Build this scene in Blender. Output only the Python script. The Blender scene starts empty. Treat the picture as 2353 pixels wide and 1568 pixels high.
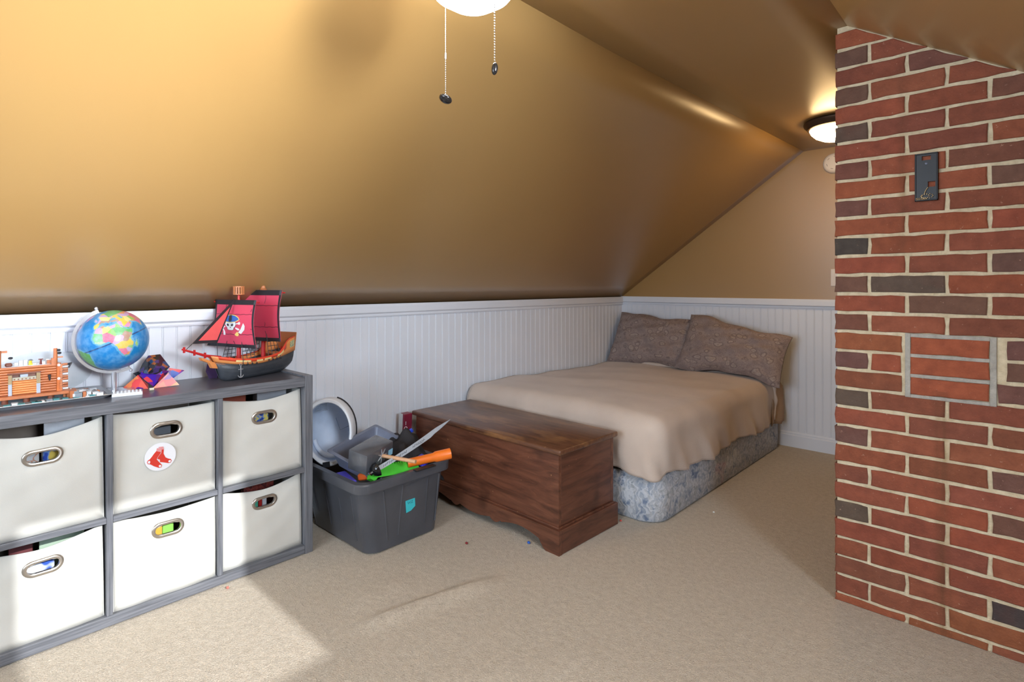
import bpy, bmesh, math, random
from mathutils import Matrix, Vector
random.seed(7)
S = bpy.context.scene
COL = S.collection
R = math.radians
pi = math.pi

# ------------------------------------------------------------------ camera
FPX, HY = 1263.0, 655.0
YAW = R(42.896)
cam_d = bpy.data.cameras.new('camera')
cam_d.sensor_fit = 'HORIZONTAL'
cam_d.sensor_width = 36.0
cam_d.lens = 36.0 * FPX / 2353.0
cam_d.shift_y = -(784.0 - HY) / 2353.0
cam_d.clip_start = 0.02
cam = bpy.data.objects.new('camera', cam_d)
COL.objects.link(cam)
cam.location = (0, 0, 1.15)
cam.rotation_euler = (R(90), 0, YAW)
S.camera = cam

# ------------------------------------------------------------------ light
S.view_settings.view_transform = 'Standard'
S.view_settings.look = 'None'
S.view_settings.gamma = 1.0
S.view_settings.use_curve_mapping = False
S.view_settings.exposure = 0.3

SUN_E = R(24.0)
SUN_STRENGTH = 3.8
REAR_POWER = 62.0
DORMER_POWER = 60.0
FAN_EMIT = 28.0
FLUSH_EMIT = 24.0
WORLD = 1.0

w = bpy.data.worlds.new('daylight')
S.world = w
w.use_nodes = True
bg = w.node_tree.nodes['Background']
bg.inputs[0].default_value = (0.62, 0.78, 1.0, 1)
bg.inputs[1].default_value = WORLD

def lamp(name, kind, loc, rot, power, color, size=None):
    d = bpy.data.lights.new(name, kind)
    d.energy = power
    d.color = color
    if size:
        d.shape = 'RECTANGLE'
        d.size, d.size_y = size
    o = bpy.data.objects.new(name, d)
    o.location = loc
    o.rotation_euler = rot
    COL.objects.link(o)
    return o

sun = lamp('sun', 'SUN', (4, 0.5, 3.5), (0, R(90) - SUN_E, 0), SUN_STRENGTH, (0.94, 0.97, 1.0))
sun.data.angle = R(0.6)
# daylight of the dormer window, plus two added fill lamps
lamp('rear_fill_light', 'AREA', (-0.95, -1.86, 1.3), (R(90), 0, 0), REAR_POWER, (0.70, 0.84, 1.0), (1.5, 1.15))  # added fill through a made-up rear window, brightens the room from behind
dl = lamp('dormer_daylight', 'AREA', (1.47, 0.54, 1.63), (0, R(90), R(4)), DORMER_POWER, (0.72, 0.85, 1.0), (0.72, 0.64))
db = lamp('slope_bounce_fill', 'AREA', (1.465, 0.54, 1.63), (0, R(91.3), R(4)), 9.0, (0.94, 0.97, 1.0), (0.72, 0.64))  # added narrow lamp, stands in for sun bounced onto the left slope
db.data.spread = R(31)

# ------------------------------------------------------------------ helpers
def lin(c):
    c = c / 255.0
    return c / 12.92 if c <= 0.04045 else ((c + 0.055) / 1.055) ** 2.4

def rgb(r, g, b):
    return (lin(r), lin(g), lin(b), 1.0)

class MB:
    def __init__(s):
        s.v, s.f, s.m = [], [], []
    def add(s, vs, fs, M=None, mi=0):
        b = len(s.v)
        if M is None:
            s.v += [tuple(p) for p in vs]
        else:
            s.v += [tuple(M @ Vector(p)) for p in vs]
        s.f += [tuple(b + i for i in f) for f in fs]
        s.m += [mi] * len(fs)
        return s
    def box(s, x0, x1, y0, y1, z0, z1, bev=0.0, M=None, mi=0, seg=1):
        if bev <= 0:
            vs = [(x, y, z) for z in (z0, z1) for y in (y0, y1) for x in (x0, x1)]
            fs = [(0, 2, 3, 1), (4, 5, 7, 6), (0, 1, 5, 4), (2, 6, 7, 3), (0, 4, 6, 2), (1, 3, 7, 5)]
            return s.add(vs, fs, M, mi)
        bm = bmesh.new()
        bmesh.ops.create_cube(bm, size=1)
        for v in bm.verts:
            v.co = Vector(((x0 + x1) / 2 + v.co.x * (x1 - x0), (y0 + y1) / 2 + v.co.y * (y1 - y0), (z0 + z1) / 2 + v.co.z * (z1 - z0)))
        bmesh.ops.bevel(bm, geom=bm.edges[:] + bm.verts[:], offset=bev, segments=seg, profile=0.5, affect='EDGES')
        bm.verts.index_update()
        s.add([v.co[:] for v in bm.verts], [[v.index for v in f.verts] for f in bm.faces], M, mi)
        bm.free()
        return s
    def tube(s, pts, r, n=8, M=None, mi=0, cap=True, closed=False):
        pts = [Vector(p) for p in pts]
        k = len(pts)
        rr = r if isinstance(r, (list, tuple)) else [r] * k
        vs, fs = [], []
        prev = None
        for i, p in enumerate(pts):
            if closed:
                t = pts[(i + 1) % k] - pts[i - 1]
            else:
                t = pts[min(i + 1, k - 1)] - pts[max(i - 1, 0)]
            if t.length < 1e-9:
                t = Vector((0, 0, 1))
            t.normalize()
            if prev is None:
                a = Vector((0, 0, 1)) if abs(t.z) < 0.9 else Vector((1, 0, 0))
                u = t.cross(a).normalized()
            else:
                u = (prev - t * prev.dot(t))
                if u.length < 1e-6:
                    u = t.cross(Vector((0, 0, 1)))
                u.normalize()
            prev = u
            q = t.cross(u)
            for j in range(n):
                a = 2 * pi * j / n
                vs.append(p + (u * math.cos(a) + q * math.sin(a)) * rr[i])
        m = k if closed else k - 1
        for i in range(m):
            for j in range(n):
                a, b = i * n, ((i + 1) % k) * n
                fs.append((a + j, a + (j + 1) % n, b + (j + 1) % n, b + j))
        if cap and not closed:
            fs.append(tuple(range(n - 1, -1, -1)))
            fs.append(tuple((k - 1) * n + j for j in range(n)))
        return s.add(vs, fs, M, mi)
    def lathe(s, prof, n=24, M=None, mi=0):
        vs, fs = [], []
        k = len(prof)
        for (r, z) in prof:
            for j in range(n):
                a = 2 * pi * j / n
                vs.append((max(r, 1e-5) * math.cos(a), max(r, 1e-5) * math.sin(a), z))
        for i in range(k - 1):
            for j in range(n):
                fs.append((i * n + j, i * n + (j + 1) % n, (i + 1) * n + (j + 1) % n, (i + 1) * n + j))
        return s.add(vs, fs, M, mi)
    def prism(s, poly, d0, d1, M=None, mi=0, cap_mi=None):
        """poly in (a,b) -> local x,y ; extruded along local z d0..d1"""
        n = len(poly)
        vs = [(a, b, d0) for a, b in poly] + [(a, b, d1) for a, b in poly]
        s.add(vs, [(i, (i + 1) % n, n + (i + 1) % n, n + i) for i in range(n)], M, mi)
        s.add(vs, [tuple(range(n - 1, -1, -1)), tuple(range(n, 2 * n))], M, mi if cap_mi is None else cap_mi)
        return s
    def grid(s, fn, nu, nv, M=None, mi=0, flip=False):
        vs = [fn(i / nu, j / nv) for i in range(nu + 1) for j in range(nv + 1)]
        fs = []
        for i in range(nu):
            for j in range(nv):
                a = i * (nv + 1) + j
                q = (a, a + nv + 1, a + nv + 2, a + 1)
                fs.append(q[::-1] if flip else q)
        return s.add(vs, fs, M, mi)
    def ball(s, c, r, n=8, m=6, M=None, mi=0, sc=(1, 1, 1)):
        vs, fs = [], []
        for i in range(m + 1):
            th = pi * i / m
            for j in range(n):
                ph = 2 * pi * j / n
                vs.append((c[0] + r * sc[0] * math.sin(th) * math.cos(ph), c[1] + r * sc[1] * math.sin(th) * math.sin(ph), c[2] + r * sc[2] * math.cos(th)))
        for i in range(m):
            for j in range(n):
                fs.append((i * n + j, (i + 1) * n + j, (i + 1) * n + (j + 1) % n, i * n + (j + 1) % n))
        return s.add(vs, fs, M, mi)
    def obj(s, name, mats, parent=None, smooth=0, loc=None, rot=None, solid=0.0, merge=False, fix=True, sub=0):
        me = bpy.data.meshes.new(name)
        me.from_pydata(s.v, [], s.f)
        mats = mats if isinstance(mats, (list, tuple)) else [mats]
        for m in mats:
            me.materials.append(m)
        if len(mats) > 1:
            me.polygons.foreach_set('material_index', s.m)
        if merge or fix:
            bm = bmesh.new()
            bm.from_mesh(me)
            if merge:
                bmesh.ops.remove_doubles(bm, verts=bm.verts, dist=1e-5)
            if fix:
                bmesh.ops.recalc_face_normals(bm, faces=bm.faces)
            bm.to_mesh(me)
            bm.free()
        if smooth:
            me.polygons.foreach_set('use_smooth', [True] * len(me.polygons))
            if smooth < 180:
                me.set_sharp_from_angle(angle=R(smooth))
        me.update()
        o = bpy.data.objects.new(name, me)
        COL.objects.link(o)
        if parent:
            o.parent = parent
        if loc:
            o.location = loc
        if rot:
            o.rotation_euler = rot
        if solid:
            md = o.modifiers.new('thickness', 'SOLIDIFY')
            md.thickness = solid
            md.offset = 0
        if sub:
            md = o.modifiers.new('smooth', 'SUBSURF')
            md.levels = sub
            md.render_levels = sub
        return o

def tag(o, label, cat, group=None):
    o['label'] = label
    o['category'] = cat
    if group:
        o['group'] = group
    return o

def thing(name, label, cat, loc=(0, 0, 0), rz=0.0, group=None, rot=None):
    o = bpy.data.objects.new(name, None)
    o.empty_display_size = 0.05
    COL.objects.link(o)
    o.location = loc
    o.rotation_euler = rot if rot else (0, 0, rz)
    return tag(o, label, cat, group)

def struct(o):
    o['kind'] = 'structure'
    return o

def inst(src, name, parent=None, loc=None):
    o = bpy.data.objects.new(name, src.data)
    COL.objects.link(o)
    if parent:
        o.parent = parent
    if loc:
        o.location = loc
    return o

def T(x, y, z):
    return Matrix.Translation((x, y, z))

def RX(a): return Matrix.Rotation(a, 4, 'X')
def RY(a): return Matrix.Rotation(a, 4, 'Y')
def RZ(a): return Matrix.Rotation(a, 4, 'Z')

def axes(o, ax, ay, az):
    """matrix whose columns are the given axes, origin o"""
    M = Matrix.Identity(4)
    for i in range(3):
        M[i][0], M[i][1], M[i][2], M[i][3] = ax[i], ay[i], az[i], o[i]
    return M

def sstep(a, b, x):
    t = max(0.0, min(1.0, (x - a) / (b - a)))
    return t * t * (3 - 2 * t)

# ------------------------------------------------------------------ materials
class NT:
    def __init__(s, name):
        s.mat = bpy.data.materials.new(name)
        s.mat.use_nodes = True
        s.t = s.mat.node_tree
        s.p = s.t.nodes['Principled BSDF']
    def n(s, kind, **kw):
        nd = s.t.nodes.new(kind)
        for k, v in kw.items():
            setattr(nd, k, v)
        return nd
    def l(s, a, b):
        s.t.links.new(a, b)
    def coord(s, sc=(1, 1, 1), which='Object', rot=(0, 0, 0)):
        if which == 'World':
            g = s.n('ShaderNodeNewGeometry').outputs['Position']
        else:
            g = s.n('ShaderNodeTexCoord').outputs[which]
        m = s.n('ShaderNodeMapping')
        m.inputs['Scale'].default_value = sc
        m.inputs['Rotation'].default_value = rot
        s.l(g, m.inputs['Vector'])
        return m.outputs[0]
    def noise(s, vec, scale, detail=3, rough=0.5, dist=0.0):
        nd = s.n('ShaderNodeTexNoise')
        nd.inputs['Scale'].default_value = scale
        nd.inputs['Detail'].default_value = detail
        nd.inputs['Roughness'].default_value = rough
        nd.inputs['Distortion'].default_value = dist
        s.l(vec, nd.inputs['Vector'])
        return nd.outputs['Fac']
    def ramp(s, fac, stops):
        r = s.n('ShaderNodeValToRGB')
        e = r.color_ramp.elements
        while len(e) < len(stops):
            e.new(0.5)
        for i, (p, c) in enumerate(stops):
            e[i].position = p
            e[i].color = c if len(c) == 4 else (*c, 1)
        s.l(fac, r.inputs[0])
        return r.outputs[0]
    def mix(s, fac, a, b, mode='MIX'):
        m = s.n('ShaderNodeMix', data_type='RGBA', blend_type=mode)
        for i, v in ((0, fac), (6, a), (7, b)):
            if hasattr(v, 'node'):
                s.l(v, m.inputs[i])
            else:
                m.inputs[i].default_value = v
        return m.outputs[2]
    def math(s, op, a, b=0.0):
        m = s.n('ShaderNodeMath', operation=op)
        for i, v in ((0, a), (1, b)):
            if hasattr(v, 'node'):
                s.l(v, m.inputs[i])
            else:
                m.inputs[i].default_value = v
        return m.outputs[0]
    def bump(s, h, strength=0.3, dist=0.01):
        b = s.n('ShaderNodeBump')
        b.inputs['Strength'].default_value = strength
        b.inputs['Distance'].default_value = dist
        s.l(h, b.inputs['Height'])
        s.l(b.outputs[0], s.p.inputs['Normal'])
    def set(s, **kw):
        for k, v in kw.items():
            k = {'col': 'Base Color', 'rough': 'Roughness', 'metal': 'Metallic', 'spec': 'Specular IOR Level', 'coat': 'Coat Weight', 'sheen': 'Sheen Weight', 'trans': 'Transmission Weight', 'ecol': 'Emission Color', 'emit': 'Emission Strength', 'alpha': 'Alpha'}[k]
            if hasattr(v, 'node'):
                s.l(v, s.p.inputs[k])
            else:
                s.p.inputs[k].default_value = v
        return s

_cache = {}
def plain(name, c, rough=0.45, metal=0.0, var=0.08, vs=25.0, bump=0.0, bs=200.0, coat=0.0, spec=0.5):
    """plastic / paint / metal with slight mottling"""
    if name in _cache:
        return _cache[name]
    t = NT(name)
    v = t.coord()
    a = tuple(x * (1 - var) for x in c[:3]) + (1,)
    b = tuple(min(1, x * (1 + var)) for x in c[:3]) + (1,)
    f = t.noise(v, vs, 3)
    t.set(col=t.ramp(f, [(0.3, a), (0.7, b)]), rough=rough, metal=metal, coat=coat, spec=spec)
    if bump:
        t.bump(t.noise(v, bs, 2), bump, 0.002)
    _cache[name] = t.mat
    return t.mat

def m_paint():
    t = NT('tan_satin_paint')
    v = t.coord(which='World')
    f = t.noise(v, 1.4, 2)
    t.set(col=t.ramp(f, [(0.3, rgb(162, 127, 76)), (0.7, rgb(167, 132, 80))]), rough=0.34, spec=0.6, coat=0.5)
    t.p.inputs['Coat Roughness'].default_value = 0.3
    t.bump(t.noise(v, 260, 2), 0.05, 0.002)
    return t.mat
PAINT = m_paint()

def m_white():
    t = NT('white_semi_gloss_paint')
    v = t.coord(which='World')
    t.set(col=t.ramp(t.noise(v, 3, 2), [(0.3, rgb(220, 225, 234)), (0.7, rgb(226, 230, 238))]), rough=0.38)
    t.bump(t.noise(v, 90, 2), 0.03, 0.002)
    return t.mat
WHITE = m_white()

def m_carpet():
    t = NT('beige_carpet')
    v = t.coord(which='World')
    fine = t.noise(v, 210, 3, 0.65, 0.6)
    mid = t.noise(v, 45, 2, 0.5)
    big = t.noise(v, 2.2, 3, 0.6)
    c = t.ramp(fine, [(0.25, rgb(160, 147, 129)), (0.5, rgb(208, 195, 176)), (0.8, rgb(232, 221, 205))])
    c = t.mix(0.35, c, t.ramp(mid, [(0.3, rgb(178, 165, 147)), (0.7, rgb(224, 212, 195))]))
    c = t.mix(t.math('MULTIPLY', big, 0.35), c, rgb(186, 168, 143))
    t.set(col=c, rough=0.95, spec=0.1, sheen=0.15)
    h = t.math('ADD', t.math('MULTIPLY', fine, 0.7), t.math('MULTIPLY', mid, 0.5))
    t.bump(h, 0.9, 0.012)
    return t.mat
CARPET = m_carpet()

def m_brick():
    t = NT('fired_brick')
    v = t.coord(which='World')
    oi = t.n('ShaderNodeObjectInfo')
    base = oi.outputs['Color']
    f = t.noise(v, 28, 4, 0.6)
    c = t.mix(0.55, base, t.mix(1.0, base, t.ramp(f, [(0.25, (0.55, 0.5, 0.5)), (0.75, (1.3, 1.35, 1.35))]), 'MULTIPLY'))
    sp = t.noise(v, 95, 3, 0.7)
    c = t.mix(t.ramp(sp, [(0.67, (0, 0, 0)), (0.76, (0.6, 0.6, 0.6))]), c, rgb(196, 160, 138))
    c = t.mix(t.ramp(t.noise(v, 9, 2), [(0.55, (0, 0, 0)), (0.75, (0.35, 0.35, 0.35))]), c, rgb(104, 62, 52))
    c = t.mix(stain(t), c, rgb(92, 60, 40))
    t.set(col=c, rough=0.78, spec=0.3)
    t.bump(t.noise(v, 130, 4, 0.65), 0.6, 0.005)
    return t.mat

def stain(t):
    """rusty run-off under the patched thimble and beside the upper bricks (world position on the chimney)"""
    g = t.n('ShaderNodeNewGeometry').outputs['Position']
    sx = t.n('ShaderNodeSeparateXYZ')
    t.l(g, sx.inputs[0])
    nz = t.noise(t.coord((60, 60, 3), 'World'), 1.0, 3)
    def band(c, wd, z0, z1):
        d = t.math('ABSOLUTE', t.math('SUBTRACT', sx.outputs[0], c))
        d = t.math('SUBTRACT', 1.0, t.math('DIVIDE', d, wd))
        d = t.math('MAXIMUM', d, 0.0)
        up = t.math('GREATER_THAN', sx.outputs[2], z0)
        dn = t.math('LESS_THAN', sx.outputs[2], z1)
        return t.math('MULTIPLY', d, t.math('MULTIPLY', up, dn))
    b = t.math('ADD', band(-0.192, 0.030, 0.0, 0.80), t.math('MULTIPLY', band(-0.30, 0.02, 1.2, 1.9), 0.6))
    b = t.math('MULTIPLY', b, t.math('MULTIPLY', t.math('SUBTRACT', nz, 0.25), 1.5))
    return t.math('MAXIMUM', t.math('MINIMUM', b, 0.65), 0.0)
BRICK = m_brick()

def m_mortar(name, a, b, st=True):
    t = NT(name)
    v = t.coord(which='World')
    c = t.ramp(t.noise(v, 40, 4, 0.6), [(0.3, a), (0.7, b)])
    if st:
        c = t.mix(stain(t), c, rgb(150, 112, 60))
    t.set(col=c, rough=0.9, spec=0.2)
    t.bump(t.noise(v, 140, 4, 0.7), 0.8, 0.006)
    return t.mat
MORTAR = m_mortar('cream_mortar', rgb(200, 184, 152), rgb(228, 214, 184))
GREY_MORTAR = m_mortar('grey_patch_mortar', rgb(160, 156, 148), rgb(186, 183, 175), False)

def m_wood(name, dark, mid, light, axis='X', rough=0.32, worn=None):
    t = NT(name)
    sc = {'X': (1.2, 9, 9), 'Y': (9, 1.2, 9), 'Z': (9, 9, 1.2)}[axis]
    v = t.coord(sc)
    g = t.noise(v, 3.2, 5, 0.62, 0.8)
    c = t.ramp(g, [(0.25, dark), (0.5, mid), (0.78, light)])
    v2 = t.coord()
    kn = t.noise(v2, 5.5, 2)
    c = t.mix(t.ramp(kn, [(0.62, (0, 0, 0)), (0.74, (0.6, 0.6, 0.6))]), c, dark)
    if worn:
        wv = t.coord({'X': (1.6, 5, 5), 'Y': (5, 1.6, 5), 'Z': (5, 5, 1.6)}[axis])
        c = t.mix(t.ramp(t.noise(wv, 2.0, 4, 0.65), [(0.5, (0, 0, 0)), (0.66, (0.8, 0.8, 0.8))]), c, worn)
    sp = t.noise(v2, 60, 2)
    c = t.mix(t.ramp(sp, [(0.74, (0, 0, 0)), (0.77, (0.5, 0.5, 0.5))]), c, rgb(176, 132, 92))
    t.set(col=c, rough=rough, spec=0.5)
    t.bump(t.noise(v, 8, 3), 0.12, 0.003)
    return t.mat

def m_greywood():
    t = NT('grey_woodgrain_laminate')
    v = t.coord((30, 2.0, 60))
    g = t.noise(v, 2.5, 4, 0.6)
    t.set(col=t.ramp(g, [(0.3, rgb(82, 84, 90)), (0.7, rgb(124, 126, 132))]), rough=0.34)
    t.bump(g, 0.06, 0.002)
    return t.mat
def m_greywood_v():
    t = NT('grey_woodgrain_laminate_upright')
    v = t.coord((40, 60, 2.0))
    g = t.noise(v, 2.5, 4, 0.6)
    t.set(col=t.ramp(g, [(0.3, rgb(82, 84, 90)), (0.7, rgb(124, 126, 132))]), rough=0.34)
    t.bump(g, 0.06, 0.002)
    return t.mat
GREYW, GREYV = m_greywood(), m_greywood_v()

def m_fabric(name, a, b, sc=420, rough=0.9, bs=0.35, sheen=0.0, fold=0.0):
    t = NT(name)
    v = t.coord()
    f = t.noise(v, 4, 3)
    c = t.ramp(f, [(0.3, a), (0.7, b)])
    t.set(col=c, rough=rough, spec=0.2, sheen=sheen)
    h = t.noise(v, sc, 2)
    if fold:
        h = t.math('ADD', t.math('MULTIPLY', h, 0.15), t.math('MULTIPLY', t.noise(v, 9, 3, 0.5, 0.7), fold))
    t.bump(h, bs, 0.004 if not fold else 0.02)
    return t.mat

# ================================================================== STRUCTURE
WX, BY, KZ, CZ = -2.592, 4.222, 1.04, 2.088      # left wall, back wall, knee-wall height, flat ceiling
RXW, REAR = 1.22, -1.7                            # right knee wall, rear gable wall
CREASE_R = -0.465
SLR = (CZ - KZ) / (RXW - CREASE_R)
def crease(y):
    return -1.212 if y < 1.9 else -1.212 + (y - 1.9) / (BY - 1.9) * 0.085
DY0, DY1, DX = -0.15, 1.2, 1.36                   # dormer extent

# floor with a few soft carpet ridges
def ridge(x, y):
    h = 0.0
    for (ax, ay, bx, by, hh, s) in ((-1.62, 1.02, -1.50, 1.52, 0.026, 0.030), (-1.30, 0.9, -0.9, 1.5, 0.006, 0.08), (-1.75, 1.05, -1.78, 1.3, 0.006, 0.05)):
        dx, dy = bx - ax, by - ay
        L = dx * dx + dy * dy
        t = max(0, min(1, ((x - ax) * dx + (y - ay) * dy) / L))
        d = math.hypot(x - ax - t * dx, y - ay - t * dy)
        e = ((x - ax) * dx + (y - ay) * dy) / L
        h += hh * math.exp(-(d / s) ** 2) * sstep(-0.2, 0.25, e) * sstep(1.2, 0.7, e)
    return h
m = MB()
m.grid(lambda u, v: ((lambda x, y: (x, y, ridge(x, y)))(WX - 0.02 + u * (RXW + 0.2 - WX), REAR - 0.05 + v * (BY - REAR + 0.1))), 160, 230)
fl = struct(m.obj('floor', CARPET, smooth=180, fix=False))

# left knee wall with its bead boards
m = MB(); m.box(WX - 0.12, WX - 0.006, REAR - 0.1, BY + 0.1, 0, KZ)
wall_left = struct(m.obj('wall_left', WHITE))
PITCH = 0.0513
def plank_mesh(h):
    # cross-section (a = along wall, d = out of wall): flat, groove, bead, groove
    pr = [(0.0, 0.0), (0.0, 0.006), (0.0422, 0.006), (0.0434, 0.0042), (0.0446, 0.0056), (0.0464, 0.0064), (0.0482, 0.0056), (0.0494, 0.0042), (PITCH - 0.0005, 0.0060), (PITCH, 0.0)]
    return pr, h
def make_plank(name, parent, z0, z1, along):
    pr, _ = plank_mesh(0)
    n = len(pr)
    vs, fs = [], []
    for z in (z0, z1):
        for a, d in pr:
            vs.append((d - 0.006, a, z) if along == 'Y' else (a, 0.006 - d, z))
    for i in range(n - 1):
        fs.append((i, i + 1, n + i + 1, n + i))
    fs.append(tuple(range(n, 2 * n)))
    fs.append(tuple(range(n - 1, -1, -1)))
    m = MB(); m.add(vs, fs)
    return m.obj(name, WHITE, parent)
p0 = make_plank('bead_board', wall_left, 0.0, KZ - 0.02, 'Y')
k = int((BY + 1.3) / PITCH)
p0.location = (WX, BY - PITCH, 0)
for i in range(2, k + 1):
    inst(p0, 'bead_board', wall_left, (WX, BY - PITCH * i, 0))

# back wall (gable shape) with bead boards
cb = crease(BY)
m = MB()
poly = [(WX - 0.1, 0), (RXW + 0.1, 0), (RXW + 0.1, KZ), (CREASE_R, CZ + 0.06), (cb, CZ + 0.06), (WX - 0.1, KZ)]
m.prism(poly, 0.0, 0.1, M=axes((0, BY + 0.1, 0), (1, 0, 0), (0, 0, 1), (0, -1, 0)))
wall_back = struct(m.obj('wall_back', PAINT))
p1 = make_plank('bead_board', wall_back, 0.0, KZ - 0.02, 'X')
p1.location = (WX, BY - 0.006, 0)
for i in range(1, int((RXW - WX) / PITCH)):
    inst(p1, 'bead_board', wall_back, (WX + PITCH * i, BY - 0.006, 0))

# chair rails and baseboards
def rail_profile(z0, z1, d):
    h = z1 - z0
    return [(0, z0), (d * 0.45, z0), (d * 0.55, z0 + h * 0.10), (d * 0.55, z0 + h * 0.22), (d, z0 + h * 0.34), (d, z0 + h * 0.80), (d * 0.9, z1), (0, z1)]
def run(name, prof, side, a0, a1):
    m = MB()
    if side == 'left':
        M = axes((WX, a0, 0), (1, 0, 0), (0, 0, 1), (0, 1, 0))
    else:
        M = axes((a0, BY, 0), (0, -1, 0), (0, 0, 1), (1, 0, 0))
    m.prism(prof, 0, a1 - a0, M=M)
    return struct(m.obj(name, WHITE))
run('trim_1', rail_profile(0.977, 1.046, 0.024), 'left', REAR, BY)
run('trim_2', rail_profile(0.983, 1.050, 0.024), 'back', WX, RXW)
bbp = [(0, 0), (0.014, 0), (0.014, 0.082), (0.010, 0.088), (0.010, 0.098), (0.004, 0.112), (0, 0.112)]
run('baseboard_left', bbp, 'left', REAR, BY)
run('baseboard_back', bbp, 'back', WX, RXW)

# left slope, flat ceiling, right slope with dormer opening
m = MB()
def sl(u, v):
    y = REAR - 0.05 + v * (BY + 0.06 - REAR)
    c = crease(y)
    x0, z0 = WX - 0.012, KZ
    return (x0 + u * (c - x0), y, z0 + u * (CZ - z0))
m.grid(sl, 10, 60)
o = struct(m.obj('ceiling', PAINT, smooth=180, fix=False)); 
md = o.modifiers.new('thickness', 'SOLIDIFY'); md.thickness = 0.04; md.offset = 1
m = MB()
m.grid(lambda u, v: (crease(REAR - 0.05 + v * (BY + 0.06 - REAR)) * (1 - u) + CREASE_R * u, REAR - 0.05 + v * (BY + 0.06 - REAR), CZ), 4, 60)
o2 = struct(m.obj('ceiling_flat', PAINT, smooth=180, fix=False))
md = o2.modifiers.new('thickness', 'SOLIDIFY'); md.thickness = 0.04; md.offset = 1
m = MB()
def quad(m, a, b, c, d, t=(0, 0, 0.04)):
    lo = [a, b, c, d]
    hi = [tuple(p[i] + t[i] for i in range(3)) for p in lo]
    m.add(lo + hi, [(0, 1, 2, 3), (7, 6, 5, 4), (0, 4, 5, 1), (1, 5, 6, 2), (2, 6, 7, 3), (3, 7, 4, 0)])
for (ya, yb) in ((REAR - 0.05, DY0), (DY1, BY + 0.01)):
    quad(m, (CREASE_R, ya, CZ), (RXW + 0.02, ya, KZ - 0.02 * SLR), (RXW + 0.02, yb, KZ - 0.02 * SLR), (CREASE_R, yb, CZ))
struct(m.obj('ceiling_slope_right', PAINT))
m = MB()
quad(m, (CREASE_R, DY0, CZ), (DX + 0.1, DY0, CZ), (DX + 0.1, DY1, CZ), (CREASE_R, DY1, CZ))
struct(m.obj('ceiling_dormer', PAINT))
m = MB()
for ya, yb in ((DY0 - 0.05, DY0 + 0.004), (DY1 - 0.004, DY1 + 0.05)):
    m.prism([(CREASE_R - 0.01, CZ), (RXW, KZ - 0.006), (DX + 0.1, KZ - 0.006), (DX + 0.1, CZ + 0.03)], 0, yb - ya, M=axes((0, yb, 0), (1, 0, 0), (0, 0, 1), (0, -1, 0)))
struct(m.obj('wall_dormer', PAINT))
m = MB()
m.box(RXW, RXW + 0.1, REAR, DY0, 0, KZ)
m.box(RXW, RXW + 0.1, DY1, BY, 0, KZ)
m.box(DX, DX + 0.1, DY0 - 0.05, DY1 + 0.05, 0, KZ)
# window wall of the dormer around its opening
te = math.tan(SUN_E)
WY0, WY1 = 0.205, 0.868
WZ0, WZ1 = (DX + 0.05 + 1.515) * te, 0.425 + (DX + 0.05 + 2.243) * te
m.box(DX, DX + 0.1, DY0 - 0.05, WY0, KZ, CZ + 0.03)
m.box(DX, DX + 0.1, WY1, DY1 + 0.05, KZ, CZ + 0.03)
m.box(DX, DX + 0.1, WY0, WY1, KZ, WZ0)
m.box(DX, DX + 0.1, WY0, WY1, WZ1, CZ + 0.03)
struct(m.obj('wall_right', PAINT))
m = MB()
for (a, b, c, d) in ((WY0 - 0.06, WY1 + 0.06, WZ0 - 0.06, WZ0), (WY0 - 0.06, WY1 + 0.06, WZ1, WZ1 + 0.05), (WY0 - 0.06, WY0, WZ0, WZ1), (WY1, WY1 + 0.06, WZ0, WZ1)):
    m.box(DX - 0.02, DX, a, b, c, d)
struct(m.obj('window_1', WHITE))

# unseen rear gable wall; its window opening is added for fill light
GX0, GX1, GZ0, GZ1 = -1.72, -0.18, 0.72, 1.9
m = MB()
def rearpoly(pl):
    m.prism(pl, 0.0, 0.1, M=axes((0, REAR, 0), (1, 0, 0), (0, 0, 1), (0, -1, 0)))
rearpoly([(WX - 0.1, 0), (RXW + 0.1, 0), (RXW + 0.1, GZ0), (WX - 0.1, GZ0)])
rearpoly([(WX - 0.1, GZ0), (GX0, GZ0), (GX0, GZ1), (WX + 0.95, GZ1), (WX - 0.1, KZ)])
rearpoly([(GX1, GZ0), (RXW + 0.1, GZ0), (RXW + 0.1, KZ), (GX1, GZ1)])
rearpoly([(WX + 0.95, GZ1), (GX1, GZ1), (CREASE_R, CZ + 0.05), (-1.212, CZ + 0.05)])
struct(m.obj('wall_rear', PAINT))
m = MB()
for (a, b, c, d) in ((GX0 - 0.07, GX1 + 0.07, GZ0 - 0.07, GZ0), (GX0 - 0.07, GX1 + 0.07, GZ1, GZ1 + 0.06), (GX0 - 0.07, GX0, GZ0, GZ1), (GX1, GX1 + 0.07, GZ0, GZ1), (-0.97, -0.93, GZ0, GZ1)):
    m.box(a, b, REAR - 0.03, REAR + 0.02, c, d)
struct(m.obj('added_rear_window', WHITE))  # frame of the added window in front of the rear fill lamp

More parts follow.
